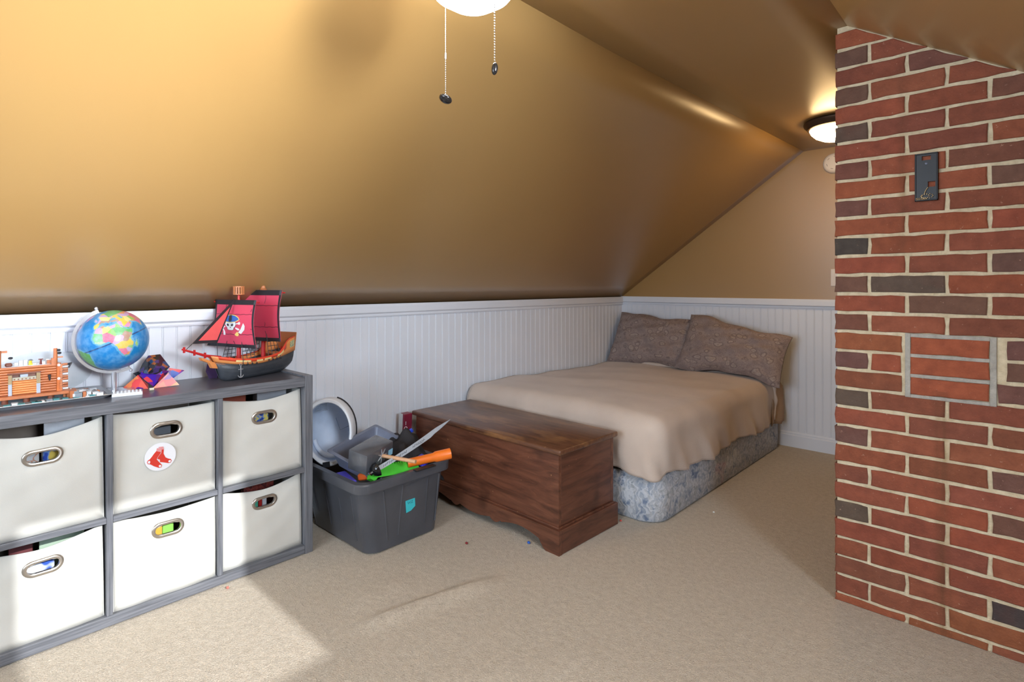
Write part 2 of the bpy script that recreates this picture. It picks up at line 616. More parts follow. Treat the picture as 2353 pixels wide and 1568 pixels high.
# ================================================================== CHIMNEY
CHY, CHX0, CHX1, CHB = 2.278, -0.503, 0.56, 2.92
chim = thing('chimney', 'red brick chimney with cream mortar and stains running up into sloped ceiling', 'chimney', (0, 0, 0))
def ceil_z(x):
    return CZ if x <= CREASE_R else CZ - SLR * (x - CREASE_R)
m = MB()
cp = [(CHX0 + 0.006, 0), (CHX1 - 0.006, 0), (CHX1 - 0.006, ceil_z(CHX1) + 0.02), (CREASE_R, CZ + 0.01), (CHX0 + 0.006, CZ + 0.01)]
m.prism(cp, 0.0, CHB - CHY - 0.006, M=axes((0, CHB, 0), (1, 0, 0), (0, 0, 1), (0, -1, 0)))
m.obj('mortar', MORTAR, chim)
LZ0, LP, J = 0.0285, 0.0681, 0.0115
def clip(poly, a, b, c):          # keep a*x+b*z<=c
    out = []
    for i in range(len(poly)):
        p, q = poly[i], poly[(i + 1) % len(poly)]
        dp, dq = a * p[0] + b * p[1] - c, a * q[0] + b * q[1] - c
        if dp <= 0:
            out.append(p)
        if dp * dq < 0:
            t = dp / (dp - dq)
            out.append((p[0] + t * (q[0] - p[0]), p[1] + t * (q[1] - p[1])))
    return out
RED = [rgb(140, 78, 56), rgb(145, 80, 57), rgb(136, 76, 56), rgb(141, 81, 60), rgb(133, 74, 54), rgb(147, 83, 58)]
DK = {'k': rgb(94, 78, 69), 'd': rgb(110, 78, 67), 'p': rgb(118, 76, 62), 'b': rgb(128, 74, 56), 'o': rgb(156, 84, 58), 'x': rgb(74, 65, 62)}
def wob(poly, seed, amp=0.0022):
    rr = random.Random(seed)
    out = []
    n = len(poly)
    for i in range(n):
        p, q = poly[i], poly[(i + 1) % n]
        L = math.hypot(q[0] - p[0], q[1] - p[1])
        ks = 5 if L > 0.12 else (3 if L > 0.07 else 2)
        for j in range(ks):
            t = j / ks
            out.append((p[0] + t * (q[0] - p[0]) + rr.uniform(-amp, amp), p[1] + t * (q[1] - p[1]) + rr.uniform(-amp, amp)))
    return out
def brick_obj(poly, color, M, depth, seed, proud=0.0):
    cx = sum(p[0] for p in poly) / len(poly); cz = sum(p[1] for p in poly) / len(poly)
    P = wob(poly, seed)
    n = len(P)
    ins = [(cx + (a - cx) * (1 - 0.0035 / max(0.02, abs(a - cx))) if abs(a - cx) > 0.004 else a, cz + (b - cz) * (1 - 0.0028 / max(0.015, abs(b - cz))) if abs(b - cz) > 0.004 else b) for a, b in P]
    vs = [(a, b, -depth) for a, b in P] + [(a, b, -0.0022 + proud) for a, b in P] + [(a, b, proud) for a, b in ins]
    fs = [(i, (i + 1) % n, n + (i + 1) % n, n + i) for i in range(n)] + [(n + i, n + (i + 1) % n, 2 * n + (i + 1) % n, 2 * n + i) for i in range(n)] + [tuple(range(2 * n, 3 * n))]
    mb = MB(); mb.add(vs, fs, M)
    o = mb.obj('brick', BRICK, chim)
    o.color = color
    return o
MF = axes((0, CHY, 0), (1, 0, 0), (0, 0, 1), (0, -1, 0))
# joint positions of the running bond (even courses start with a half brick)
EV = [CHX0, -0.396, -0.181, 0.034, 0.249, 0.464, CHX1]
OD = [CHX0, -0.288, -0.075, 0.141, 0.356, CHX1]
over = {}
for cc, ch in {28: 'd', 26: 'd', 24: 'k', 22: 'p', 20: 'd', 18: 'x', 16: 'd', 14: 'p', 12: 'd', 10: 'k', 8: 'd', 4: 'k'}.items():
    over[(cc, 0)] = ch
for kk, ch in {(16, 1): 'k', (15, 1): 'd', (17, 2): 'd', (21, 2): 'd', (22, 2): 'p', (25, 2): 'p', (27, 0): 'b', (27, 1): 'p', (1, 2): 'x', (5, 2): 'd', (7, 2): 'd', (9, 2): 'b', (9, 1): 'b', (10, 1): 'b', (10, 2): 'b', (1, 0): 'b', (11, 2): 'd', (12, 2): 'd', (13, 2): 'd', (6, 0): 'b', (20, 2): 'b', (24, 1): 'b', (23, 1): 'b', (3, 1): 'b', (14, 2): 'b', (12, 3): 'p'}.items():
    over[kk] = ch
PX0, PX1 = -0.291, -0.064       # repaired pocket spanning three courses
for c in range(-1, 31):
    za, zb = LZ0 + LP * c + J / 2, LZ0 + LP * (c + 1) - J / 2
    if c == -1:
        za = 0.0
    js = EV if c % 2 == 0 else OD
    for i in range(len(js) - 1):
        xa = js[i] + (J / 2 if i else 0)
        xb = js[i + 1] - (J / 2 if i < len(js) - 2 else 0)
        segs = [(xa, xb, i)]
        if c in (11, 12, 13):
            if c == 12:
                segs = {0: [(xa, xb, 0)], 1: [(xa, PX0 - 0.016, 1)], 2: [(PX1 + 0.028, xb, 2)]}.get(i, segs)
            else:
                segs = {0: [(xa, PX0 - 0.012, 0)], 1: [], 2: [(max(xa, PX1 + (0.028 if c == 13 else 0.008)), xb, 2)]}.get(i, segs)
        for (a, b, idx) in segs:
            if b - a < 0.02:
                continue
            poly = [(a, za), (b, za), (b, zb), (a, zb)]
            poly = clip(poly, SLR, 1.0, CZ - 0.004 + SLR * CREASE_R)
            poly = clip(poly, 0, 1.0, CZ - 0.012)
            if len(poly) < 3 or max(p[1] for p in poly) - min(p[1] for p in poly) < 0.012:
                continue
            ch = over.get((c, idx))
            rr = random.Random(c * 31 + idx * 7 + 5)
            col = DK[ch] if ch else RED[rr.randrange(len(RED))]
            col = tuple(min(1, x * rr.uniform(0.93, 1.07)) for x in col[:3]) + (1,)
            brick_obj(poly, col, MF, 0.05, c * 100 + idx, rr.uniform(-0.0006, 0.0012))
# patch bricks and grey surround
for i in range(3):
    za = LZ0 + LP * (11 + i) + 0.004
    brick_obj([(PX0 + 0.014, za), (PX1 - 0.012, za), (PX1 - 0.012, za + 0.056), (PX0 + 0.014, za + 0.056)], (*DK['o'][:3], 1), MF, 0.05, 9000 + i, 0.002)
m = MB()
z0, z1 = LZ0 + LP * 11 - 0.008, LZ0 + LP * 14 + 0.004
for (a, b, c, d) in ((PX0 - 0.002, PX0 + 0.013, z0, z1), (PX1 - 0.011, PX1 + 0.005, z0, z1), (PX0 + 0.013, PX1 - 0.011, z1 - 0.013, z1), (PX0 + 0.013, PX1 - 0.011, z0, z0 + 0.011), (PX0 + 0.013, PX1 - 0.011, LZ0 + LP * 12 - 0.008, LZ0 + LP * 12 + 0.004), (PX0 + 0.013, PX1 - 0.011, LZ0 + LP * 13 - 0.008, LZ0 + LP * 13 + 0.004)):
    m.box(a, b, CHY - 0.001, CHY + 0.02, c, d, bev=0.0012)
m.obj('patch_mortar', GREY_MORTAR, chim)
# left return of the chimney
ML = axes((CHX0, CHY, 0), (0, 1, 0), (0, 0, 1), (-1, 0, 0))
for c in range(-1, 30):
    za, zb = max(0.0, LZ0 + LP * c + J / 2), LZ0 + LP * (c + 1) - J / 2
    js = [0.055, 0.21, 0.425, CHB - CHY] if c % 2 == 0 else [0.055, 0.103, 0.318, 0.533, CHB - CHY]
    for i in range(len(js) - 1):
        rr = random.Random(c * 17 + i * 3 + 900)
        col = RED[rr.randrange(len(RED))]
        brick_obj([(js[i] + (J / 2 if i else 0), za), (js[i + 1] - J / 2, za), (js[i + 1] - J / 2, zb), (js[i] + (J / 2 if i else 0), zb)], col, ML, 0.05, 5000 + c * 10 + i)

# ================================================================== CUBE ORGANISER
SXF, SXB = -2.243, -2.563
SY0, SY1 = 0.060, 1.152
ZT = 0.755
shelf = thing('cube_organizer', 'grey woodgrain six-cube storage shelf standing against the white beadboard wall', 'shelf', (0, 0, 0))
def sbox(name, x0, x1, y0, y1, z0, z1, mat):
    m = MB(); m.box(x0, x1, y0, y1, z0, z1, bev=0.0012)
    return m.obj(name, mat, shelf)
tp = sbox('top_panel', SXB, SXF, SY0 + 0.0355, SY1 - 0.0355, ZT - 0.039, ZT, GREYW)
tp.data.materials.append(plain('dark_grey_top', rgb(82, 82, 90), 0.28, var=0.05))
for f_ in tp.data.polygons:
    if f_.normal.z > 0.9: f_.material_index = 1
sbox('bottom_panel', SXB, SXF, SY0 + 0.0355, SY1 - 0.0355, 0.004, 0.038, GREYW)
sbox('side_panel', SXB, SXF, SY1 - 0.035, SY1, 0.0, ZT + 0.006, GREYV)
sbox('side_panel', SXB, SXF, SY0, SY0 + 0.035, 0.0, ZT + 0.006, GREYV)
DIV = [(0.424, 0.442), (0.771, 0.789)]
for a, b in DIV:
    sbox('divider', SXB + 0.004, SXF - 0.001, a, b, 0.0385, ZT - 0.0395, GREYV)
cols = [(SY0 + 0.0355, 0.4235), (0.4425, 0.7705), (0.7895, SY1 - 0.0355)]
for a, b in cols:
    sbox('shelf_board', SXB + 0.004, SXF - 0.001, a, b, 0.350, 0.369, GREYW)
m = MB(); m.box(SXB - 0.004, SXB, SY0 + 0.001, SY1 - 0.001, 0.005, ZT, 0)
m.obj('back_panel', plain('grey_backing', rgb(92, 92, 96), 0.6), shelf)

# ------------------------------------------------------------------ fabric bins
FAB = m_fabric('cream_canvas', rgb(200, 198, 190), rgb(214, 212, 205), 500, 0.85, 0.12, fold=0.25)
FABIN = plain('taupe_lining', rgb(140, 128, 118), 0.9)
NICKEL = plain('brushed_nickel', rgb(176, 168, 158), 0.3, 0.85, 0.05, 60)
def stadium(cy, cz, hw, hh, n=12):
    pts = []
    for s in (1, -1):
        for i in range(n + 1):
            a = -pi / 2 + pi * i / n
            pts.append((cy + s * (hw - hh) + s * hh * math.cos(a), cz + s * hh * math.sin(a)))
    return pts
def make_bin(label, yc, z0, h, hy, hz, sag, skew, group):
    W, D = 0.318, 0.292
    b = thing('storage_bin', label, 'bin', (SXF - 0.020 - skew[0], yc, z0), 0, group)
    hw, hh = 0.041, 0.0185
    st = stadium(hy, hz, hw, hh)
    nst = len(st)
    # outer ring: cast each stadium point to rectangle
    def outer(p, k):
        d = (p[0] - hy, (p[1] - hz))
        t = 1e9
        if d[0] > 1e-6: t = min(t, (W / 2 - hy) / d[0])
        if d[0] < -1e-6: t = min(t, (-W / 2 - hy) / d[0])
        if d[1] > 1e-6: t = min(t, (h - hz) / d[1])
        if d[1] < -1e-6: t = min(t, (-hz) / d[1])
        return [hy + d[0] * t, hz + d[1] * t]
    # denser boundary: walk rectangle & pair with nearest-angle stadium point
    N = 96
    rect = []
    per = 2 * (W + h)
    for i in range(N):
        s = per * i / N
        if s < W: q = (-W / 2 + s, 0)
        elif s < W + h: q = (W / 2, s - W)
        elif s < 2 * W + h: q = (W / 2 - (s - W - h), h)
        else: q = (-W / 2, h - (s - 2 * W - h))
        rect.append(q)
    for cq in ((-W / 2, 0), (W / 2, 0), (W / 2, h), (-W / 2, h)):
        j = min(range(N), key=lambda k: (rect[k][0] - cq[0]) ** 2 + (rect[k][1] - cq[1]) ** 2)
        rect[j] = cq
    def instad(q):
        cx = max(hy - (hw - hh), min(hy + (hw - hh), hy + (q[0] - hy) * (hw - hh) / (W * 0.42)))
        d = Vector((q[0] - cx, q[1] - hz)); d.normalize()
        return (cx + d.x * hh, hz + d.y * hh)
    def shape(y, z):
        u = max(-1, min(1, y / (W / 2)))
        f = z / h
        bulge = 0.010 * (1 - u * u) * (1 - (2 * f - 0.8) ** 2 * 0.6)
        wr = 0.0022 * math.sin(26 * y + 15 * z + yc * 40) * (1 - u * u) + 0.0016 * math.sin(60 * z - 33 * y + z0 * 90) * (1 - u * u)
        zz = z - sag * (1 - abs(u) ** 1.6) * f ** 2.2 + 0.004 * u * f * skew[1]
        return (bulge + wr - 0.012 * f * f, y * (1 - 0.02 * skew[1] * f), zz)
    rings = 9
    vs, fs = [], []
    for r in range(rings + 1):
        t = r / rings
        for q in rect:
            s = instad(q)
            vs.append(shape(s[0] + (q[0] - s[0]) * t, s[1] + (q[1] - s[1]) * t))
    for r in range(rings):
        for i in range(N):
            fs.append((r * N + i, r * N + (i + 1) % N, (r + 1) * N + (i + 1) % N, (r + 1) * N + i))
    m = MB(); m.add(vs, fs)
    fr = m.obj('front_panel', FAB, b, smooth=180, solid=0.004)
    # body
    m = MB()
    for s in (-1, 1):
        ys = s * W / 2
        def sd(u, v, ys=ys, s=s):
            x, y, z = shape(ys, v * h)
            return (x * (1 - u) - 0.001 - u * D, y + s * 0.0 , z)
        m.grid(sd, 3, 6)
    m.box(-D, -0.002, -W / 2, W / 2, 0.0, 0.004)
    m.box(-D - 0.004, -D, -W / 2, W / 2, 0.0, h)
    m.obj('bin_body', [FAB], b, solid=0.004)
    m = MB(); m.box(-D + 0.004, -0.006, -W / 2 + 0.006, W / 2 - 0.006, 0.0045, 0.008)
    m.box(-D + 0.004, -D + 0.006, -W / 2 + 0.006, W / 2 - 0.006, 0.008, h - 0.01)
    m.obj('lining', FABIN, b)
    # metal grip ring
    m = MB()
    k = len(st)
    prof = [(-0.0008, 0.001), (-0.0008, 0.0036), (0.003, 0.0046), (0.007, 0.0042), (0.0105, 0.0026), (0.0112, 0.0)]
    vs, fs = [], []
    for (o_, d_) in prof:
        for p in stadium(hy, hz, hw + o_, hh + o_):
            x, y, z = shape(p[0], p[1])
            vs.append((shape(hy, hz)[0] * 0.5 + x * 0.5 + 0.003 + d_, y, z))
    for r in range(len(prof) - 1):
        for i in range(k):
            fs.append((r * k + i, r * k + (i + 1) % k, (r + 1) * k + (i + 1) % k, (r + 1) * k + i))
    # inner lip into the hole
    base = len(vs)
    for p in stadium(hy, hz, hw - 0.0008, hh - 0.0008):
        x, y, z = shape(p[0], p[1])
        vs.append((x - 0.006, y, z))
    for i in range(k):
        fs.append((i, (i + 1) % k, base + (i + 1) % k, base + i))
    m.add(vs, fs)
    m.obj('grip_ring', NICKEL, b, smooth=50)
    b['_'] = 0
    del b['_']
    return b, shape
GB = 'fabric bins in the cube organizer'
UP, LO = 0.3695, 0.0385
bins = {}
bins['11'] = make_bin('cream fabric bin with sagging rim above the bin half lit by sun', 0.2595, UP, 0.332, 0.003, 0.256, 0.030, (0.000, 1), GB)
bins['12'] = make_bin('cream fabric bin with a red socks sticker on its front', 0.6065, UP, 0.334, -0.002, 0.262, 0.006, (0.002, -0.6), GB)
bins['13'] = make_bin('cream fabric bin in the top end cube under the pirate ship', 0.9535, UP, 0.332, 0.002, 0.254, 0.024, (0.006, 0.4), GB)
bins['21'] = make_bin('cream fabric bin with a pale green sheet showing over its rim', 0.2595, LO, 0.300, 0.004, 0.238, 0.024, (0.001, 0.8), GB)
bins['22'] = make_bin('cream fabric bin with yellow and green toys in its grip hole', 0.6065, LO, 0.302, 0.002, 0.240, 0.012, (-0.002, -0.8), GB)
bins['23'] = make_bin('cream fabric bin with teal and red toys in its grip hole', 0.9535, LO, 0.303, 0.004, 0.242, 0.030, (0.006, 0.2), GB)

# sticker with the pair of red socks
stb, shp = bins['12']
def st_uv(x, y):
    u = (x - 320) / 168.0
    v = -((y - 683) + 0.21 * (x - 320)) / 150.0
    return u, v
SR = 0.049
SC = (0.582 - 0.6065, 0.542 - 0.372)
STK = (shp(SC[0], SC[1] + SR)[0] - shp(SC[0], SC[1] - SR)[0]) / (2 * SR)
STX = max(shp(SC[0] + SR * a * 0.1, SC[1] + SR * b * 0.1)[0] - SR * b * 0.1 * STK for a in range(-10, 11) for b in range(-10, 11)) + 0.0022
def on_front(poly, off, name, mat, parent):
    m = MB()
    vs = []
    for (u, v) in poly:
        x, y, z = shp(SC[0] + u * SR, SC[1] + v * SR)
        vs.append((STX + (v * SR) * STK + off - 0.0030, SC[0] + u * SR, SC[1] + v * SR - 0.002))
    c = [sum(q[i] for q in vs) / len(vs) for i in range(3)]
    n = len(vs)
    m.add(vs + [(q[0] - 0.0008, q[1], q[2]) for q in vs], [tuple(range(n))] + [(i, (i + 1) % n, n + (i + 1) % n, n + i) for i in range(n)])
    bm_o = m.obj(name, mat, parent)
    bm = bmesh.new(); bm.from_mesh(bm_o.data)
    bmesh.ops.triangulate(bm, faces=bm.faces)
    bm.to_mesh(bm_o.data); bm.free()
    return bm_o
PW = plain('sticker_white', rgb(236, 236, 240), 0.35, var=0.01)
PR = plain('sticker_red', rgb(214, 58, 44), 0.35, var=0.02)
PK = plain('sticker_pale_red', rgb(226, 150, 150), 0.35, var=0.02)
stick = on_front([(math.cos(2 * pi * i / 40), math.sin(2 * pi * i / 40)) for i in range(40)], 0.0040, 'sticker', PW, stb)
stick['label'] = 'round white sticker with two red socks'
S1 = [(278, 622), (328, 632), (308, 665), (290, 690), (281, 712), (300, 735), (326, 762), (336, 775), (330, 797), (300, 803), (250, 786), (215, 767), (186, 763), (179, 742), (190, 722), (207, 713), (230, 684), (252, 652)]
S2 = [(334, 608), (358, 602), (354, 650), (375, 690), (402, 702), (432, 708), (441, 726), (430, 746), (405, 753), (360, 746), (316, 741), (315, 716), (288, 706), (302, 680), (330, 642)]
on_front([st_uv(*p) for p in S2], 0.0046, 'sock', PR, stick)
on_front([st_uv(258 + (p[0] - 258) * 1.07, 712 + (p[1] - 712) * 1.03) for p in S1], 0.0050, 'sock_outline', PW, stick)
on_front([st_uv(*p) for p in S1], 0.0054, 'sock', PR, stick)
for q in ([(283, 592), (331, 592), (327, 630), (277, 620)], [(303, 578), (352, 572), (357, 600), (333, 606), (332, 590), (303, 588)]):
    on_front([st_uv(*p) for p in q], 0.0058, 'cuff', PK, stick)
for q in ([(186, 760), (183, 742), (192, 727), (208, 722), (217, 738), (208, 762)], [(300, 797), (296, 780), (310, 767), (328, 772), (332, 782), (326, 795)], [(290, 722), (292, 711), (313, 718), (313, 738), (300, 736)], [(402, 746), (400, 727), (416, 715), (432, 716), (436, 728), (426, 743)]):
    cq = (sum(p[0] for p in q) / len(q), sum(p[1] for p in q) / len(q))
    on_front([st_uv(cq[0] + (p[0] - cq[0]) * 0.78, cq[1] + (p[1] - cq[1]) * 0.78) for p in q], 0.0062, 'toe_patch', PW, stick)

# things seen through the grip holes and over the rims (standing inside the bins)
def small_box(name, label, cat, c, s, rot, mat, group=None, bev=0.002):
    m = MB(); m.box(-s[0] / 2, s[0] / 2, -s[1] / 2, s[1] / 2, -s[2] / 2, s[2] / 2, bev=min(bev, min(s) * 0.3))
    o = m.obj(name, mat, None, loc=c, rot=rot)
    return tag(o, label, cat, group)
P = plain
BX = SXF - 0.055
BLUE = P('blue_card', rgb(52, 88, 190), 0.4, var=0.25, vs=60)
def pillar(name, label, cat, c, s, rz, mat, floor):
    """a tall toy box standing on the bin bottom"""
    m = MB(); h = c[2] + s[2] / 2 - floor
    m.box(-s[0] / 2, s[0] / 2, -s[1] / 2, s[1] / 2, 0, h, bev=0.002)
    return tag(m.obj(name, mat, None, loc=(c[0], c[1], floor), rot=(0, 0, rz)), label, cat)
FU, FLo = UP + 0.0082, LO + 0.0082
def m_print(name, a, b, c, sc=40):
    t = NT(name)
    v = t.coord()
    f = t.noise(v, sc, 1)
    t.set(col=t.ramp(f, [(0.42, a), (0.5, b), (0.6, c)]), rough=0.4)
    return t.mat
pillar('card_box', 'blue printed card box inside the bin with the sagging rim', 'card box', (BX - 0.02, 0.292, 0.62), (0.02, 0.05, 0.06), R(8), m_print('blue_print', rgb(40, 80, 190), rgb(120, 170, 235), rgb(230, 200, 90)), FU)
pillar('booklet', 'white and orange booklet inside the bin with the sagging rim', 'booklet', (BX - 0.045, 0.235, 0.595), (0.01, 0.055, 0.04), R(-6), m_print('booklet_print', rgb(238, 234, 228), rgb(232, 150, 100), rgb(240, 238, 236)), FU)
pillar('cardboard_sheet', 'white card edge standing above the sagging bin rim', 'card', (BX - 0.10, 0.335, 0.66), (0.004, 0.11, 0.075), R(3), P('white_card', rgb(214, 218, 226), 0.5), FU)
pillar('clear_case', 'grey plastic case inside the bin with the socks sticker', 'case', (BX - 0.04, 0.60, 0.60), (0.03, 0.07, 0.05), R(14), P('grey_plastic', rgb(120, 124, 130), 0.25), FU)
pillar('game_box', 'blue game box inside the top end bin', 'game box', (BX - 0.03, 0.966, 0.615), (0.02, 0.055, 0.05), R(-10), m_print('blue_print2', rgb(36, 60, 150), rgb(90, 140, 220), rgb(240, 220, 110), 55), FU)
pillar('orange_toy', 'small orange toy inside the top end bin', 'toy', (BX - 0.02, 0.922, 0.60), (0.022, 0.02, 0.05), R(20), P('orange_red', rgb(236, 104, 48), 0.4), FU)
pillar('red_folder', 'brown red folder sticking out above the top end bin', 'folder', (BX - 0.09, 0.87, 0.66), (0.004, 0.12, 0.09), R(2), P('rust_card', rgb(160, 72, 48), 0.6), FU)
pillar('grey_bag', 'grey plastic bag bulging over the top end bin rim', 'bag', (BX - 0.07, 1.02, 0.655), (0.06, 0.12, 0.09), R(-5), P('grey_bag_plastic', rgb(150, 152, 158), 0.35), FU)
pillar('blue_magazine', 'blue edged magazine inside the bin with the pale green sheet', 'magazine', (BX - 0.03, 0.262, 0.262), (0.008, 0.075, 0.05), R(4), m_print('mag_print', rgb(60, 96, 190), rgb(214, 222, 240), rgb(240, 240, 245), 25), FLo)
pillar('green_sheet', 'pale green card sheet rising above the bin rim', 'card', (BX - 0.11, 0.33, 0.295), (0.003, 0.12, 0.085), R(0), P('pale_green', rgb(176, 196, 172), 0.6), FLo)
pillar('red_book', 'dark red book edge next to the pale green sheet', 'book', (BX - 0.13, 0.225, 0.285), (0.02, 0.06, 0.06), R(0), P('dark_red_card', rgb(110, 52, 54), 0.6), FLo)
pillar('yellow_toy', 'yellow plastic toy in the grip hole of the lower bin', 'toy', (BX - 0.015, 0.588, 0.258), (0.02, 0.026, 0.05), R(12), P('toy_yellow', rgb(240, 176, 70), 0.4), FLo)
pillar('green_toy', 'lime green plastic toy beside the yellow toy in bin', 'toy', (BX - 0.02, 0.624, 0.266), (0.02, 0.034, 0.05), R(-20), P('toy_lime', rgb(150, 214, 96), 0.4), FLo)
pillar('teal_toy', 'teal plastic clip in the grip hole of the end bin', 'toy', (BX - 0.01, 0.938, 0.26), (0.012, 0.014, 0.05), R(25), P('toy_teal', rgb(86, 196, 164), 0.4), FLo)
pillar('red_white_toy', 'red toy block beside teal clip in the end bin', 'toy', (BX - 0.02, 0.957, 0.262), (0.016, 0.014, 0.05), R(10), P('toy_red', rgb(186, 44, 40), 0.4), FLo)
pillar('white_toy_block', 'white toy block beside the red one in the end bin', 'toy', (BX - 0.022, 0.975, 0.262), (0.016, 0.018, 0.05), R(5), P('toy_white', rgb(214, 216, 222), 0.4), FLo)
pillar('dark_red_box', 'dark red patterned box inside the end bin behind its rim', 'box', (BX - 0.12, 0.99, 0.29), (0.03, 0.13, 0.075), R(4), m_print('dark_red_print', rgb(120, 44, 40), rgb(150, 70, 60), rgb(90, 40, 40), 60), FLo)

# ================================================================== CHEST
CW = 1.075
WOODX = m_wood('stained_pine_chest', rgb(58, 34, 25), rgb(102, 62, 45), rgb(128, 82, 60), 'X', 0.36)
WOODL = m_wood('worn_pine_lid', rgb(60, 37, 27), rgb(96, 62, 45), rgb(120, 82, 58), 'X', 0.30, worn=rgb(146, 104, 66))
WOODY = m_wood('stained_pine_side', rgb(54, 31, 24), rgb(96, 58, 43), rgb(120, 76, 56), 'Y', 0.36)
chest = thing('blanket_chest', 'dark stained pine blanket chest with worn lid at foot of bed', 'chest', (-1.436, 1.846, 0), R(-1.5))
# local: x from -CW..0, y 0..0.462
CD = 0.438
m = MB(); m.box(-CW, 0.0, 0.0, CD, 0.421, 0.446, bev=0.008, seg=3); m.obj('lid', WOODL, chest, smooth=40)
m = MB(); m.box(-CW + 0.028, -0.020, 0.012, 0.032, 0.10, 0.420, bev=0.0015); m.obj('front_board', WOODX, chest)
m = MB(); m.box(-CW + 0.028, -0.020, CD - 0.032, CD - 0.012, 0.10, 0.420, bev=0.0015); m.obj('back_board', WOODX, chest)
for xa in (-CW + 0.028, -0.040):
    m = MB(); m.box(xa, xa + 0.020, 0.0325, CD - 0.0325, 0.10, 0.420, bev=0.0015); m.obj('side_board', WOODY, chest)
m = MB(); m.box(-CW + 0.05, -0.05, 0.033, CD - 0.033, 0.09, 0.1, bev=0); m.obj('bottom_board', WOODX, chest)
# scalloped plinth
def scallop():
    pts = [(0, 0.0), (0, 0.105), (-CW, 0.105), (-CW, 0.0)]
    low = [(-CW + 0.075, 0.0), (-CW + 0.09, 0.010), (-CW + 0.105, 0.028)]
    def bow(x0, x1, za, zb, n=7):
        return [(x0 + (x1 - x0) * i / n, za + (zb - za) * math.sin(pi * i / n)) for i in range(n + 1)]
    low += bow(-CW + 0.115, -CW + 0.35, 0.042, 0.062)
    low += bow(-CW + 0.355, -CW + 0.43, 0.046, 0.030)
    low += bow(-CW + 0.432, -0.432, 0.044, 0.030)
    low += bow(-0.43, -0.355, 0.046, 0.030)
    low += bow(-0.35, -0.115, 0.042, 0.062)
    low += [(-0.105, 0.028), (-0.09, 0.010), (-0.075, 0.0)]
    return pts + low
def strip(poly_top, name, mat, M):
    # triangulated extrusion of the scalloped outline
    m = MB(); m.prism(poly_top, 0, 0.02, M=M)
    o = m.obj(name, mat, chest)
    bm = bmesh.new(); bm.from_mesh(o.data); bmesh.ops.triangulate(bm, faces=bm.faces); bm.to_mesh(o.data); bm.free()
    return o
strip(scallop(), 'plinth_front', WOODX, axes((0, 0.012, 0), (1, 0, 0), (0, 0, 1), (0, -1, 0)))
m = MB(); m.box(-0.020, 0.0, 0.0125, CD, 0, 0.105, bev=0.003); m.obj('plinth_side', WOODY, chest)
m = MB(); m.box(-CW, -CW + 0.020, 0.0125, CD, 0, 0.105, bev=0.003); m.obj('plinth_side', WOODY, chest)
m = MB(); m.tube([(-CW + 0.02, 0.009, 0.107), (-0.014, 0.009, 0.107), (-0.014, CD - 0.02, 0.107)], 0.0065, 6); m.obj('moulding', WOODX, chest, smooth=60)

# ================================================================== BED
BX0, BX1, BY0, BY1 = -2.572, -1.262, 2.368, 4.195
def rrect(x0, x1, y0, y1, r, n=8):
    pts = []
    for (cx, cy, a0) in ((x1 - r, y0 + r, -pi / 2), (x1 - r, y1 - r, 0), (x0 + r, y1 - r, pi / 2), (x0 + r, y0 + r, pi)):
        for i in range(n + 1):
            a = a0 + (pi / 2) * i / n
            pts.append((cx + r * math.cos(a), cy + r * math.sin(a)))
    return pts
def loft(m, rings, cap0=True, cap1=True, mi=0):
    n = len(rings[0])
    vs = [p for r_ in rings for p in r_]
    fs = [(k * n + i, k * n + (i + 1) % n, (k + 1) * n + (i + 1) % n, (k + 1) * n + i) for k in range(len(rings) - 1) for i in range(n)]
    if cap0: fs.append(tuple(range(n - 1, -1, -1)))
    if cap1: fs.append(tuple((len(rings) - 1) * n + i for i in range(n)))
    m.add(vs, fs, None, mi)
    return m
def m_floral():
    t = NT('blue_floral_damask')
    v = t.coord()
    n1 = t.noise(v, 9, 3, 0.6, 2.2)
    c = t.ramp(n1, [(0.30, rgb(112, 126, 150)), (0.42, rgb(154, 162, 174)), (0.55, rgb(182, 184, 188)), (0.70, rgb(138, 144, 148))])
    ro = t.noise(v, 4.2, 2, 0.5, 0.8)
    c = t.mix(t.ramp(ro, [(0.66, (0, 0, 0)), (0.72, (0.6, 0.6, 0.6))]), c, rgb(186, 140, 154))
    wv = t.n('ShaderNodeTexWave')
    wv.inputs['Scale'].default_value = 9; wv.inputs['Distortion'].default_value = 14; wv.inputs['Detail'].default_value = 3; wv.inputs['Detail Scale'].default_value = 2.5
    t.l(v, wv.inputs['Vector'])
    c = t.mix(t.ramp(wv.outputs['Fac'], [(0.55, (0, 0, 0)), (0.8, (0.45, 0.45, 0.45))]), c, rgb(216, 218, 222))
    t.set(col=c, rough=0.7, spec=0.25)
    t.bump(wv.outputs['Fac'], 0.25, 0.004)
    return t.mat
bed = thing('bed', 'low bed with blue floral box spring against the back wall', 'bed', (0, 0, 0))
m = MB()
rg = []
for (z, ins) in ((0.0, 0.012), (0.012, 0.002), (0.10, -0.002), (0.20, 0.0), (0.225, 0.010)):
    rg.append([(x, y, z) for x, y in rrect(BX0 + ins, BX1 - ins, BY0 + ins, BY1 - ins, 0.11)])
loft(m, rg); m.obj('box_spring', m_floral(), bed, smooth=50)
MT = 0.478
m = MB(); rg = []
for (z, ins) in ((0.226, 0.03), (0.245, 0.014), (0.33, 0.008), (MT - 0.05, 0.014), (MT - 0.015, 0.03), (MT, 0.07)):
    rg.append([(x, y, z) for x, y in rrect(BX0 + ins, BX1 - ins, BY0 + ins, BY1 - ins, 0.10)])
loft(m, rg); m.obj('mattress', m_fabric('tan_ticking', rgb(160, 138, 116), rgb(174, 152, 130)), bed, smooth=50)

BLK = m_fabric('taupe_fleece', rgb(192, 174, 160), rgb(206, 189, 175), 300, 0.95, 0.3, 0.25)
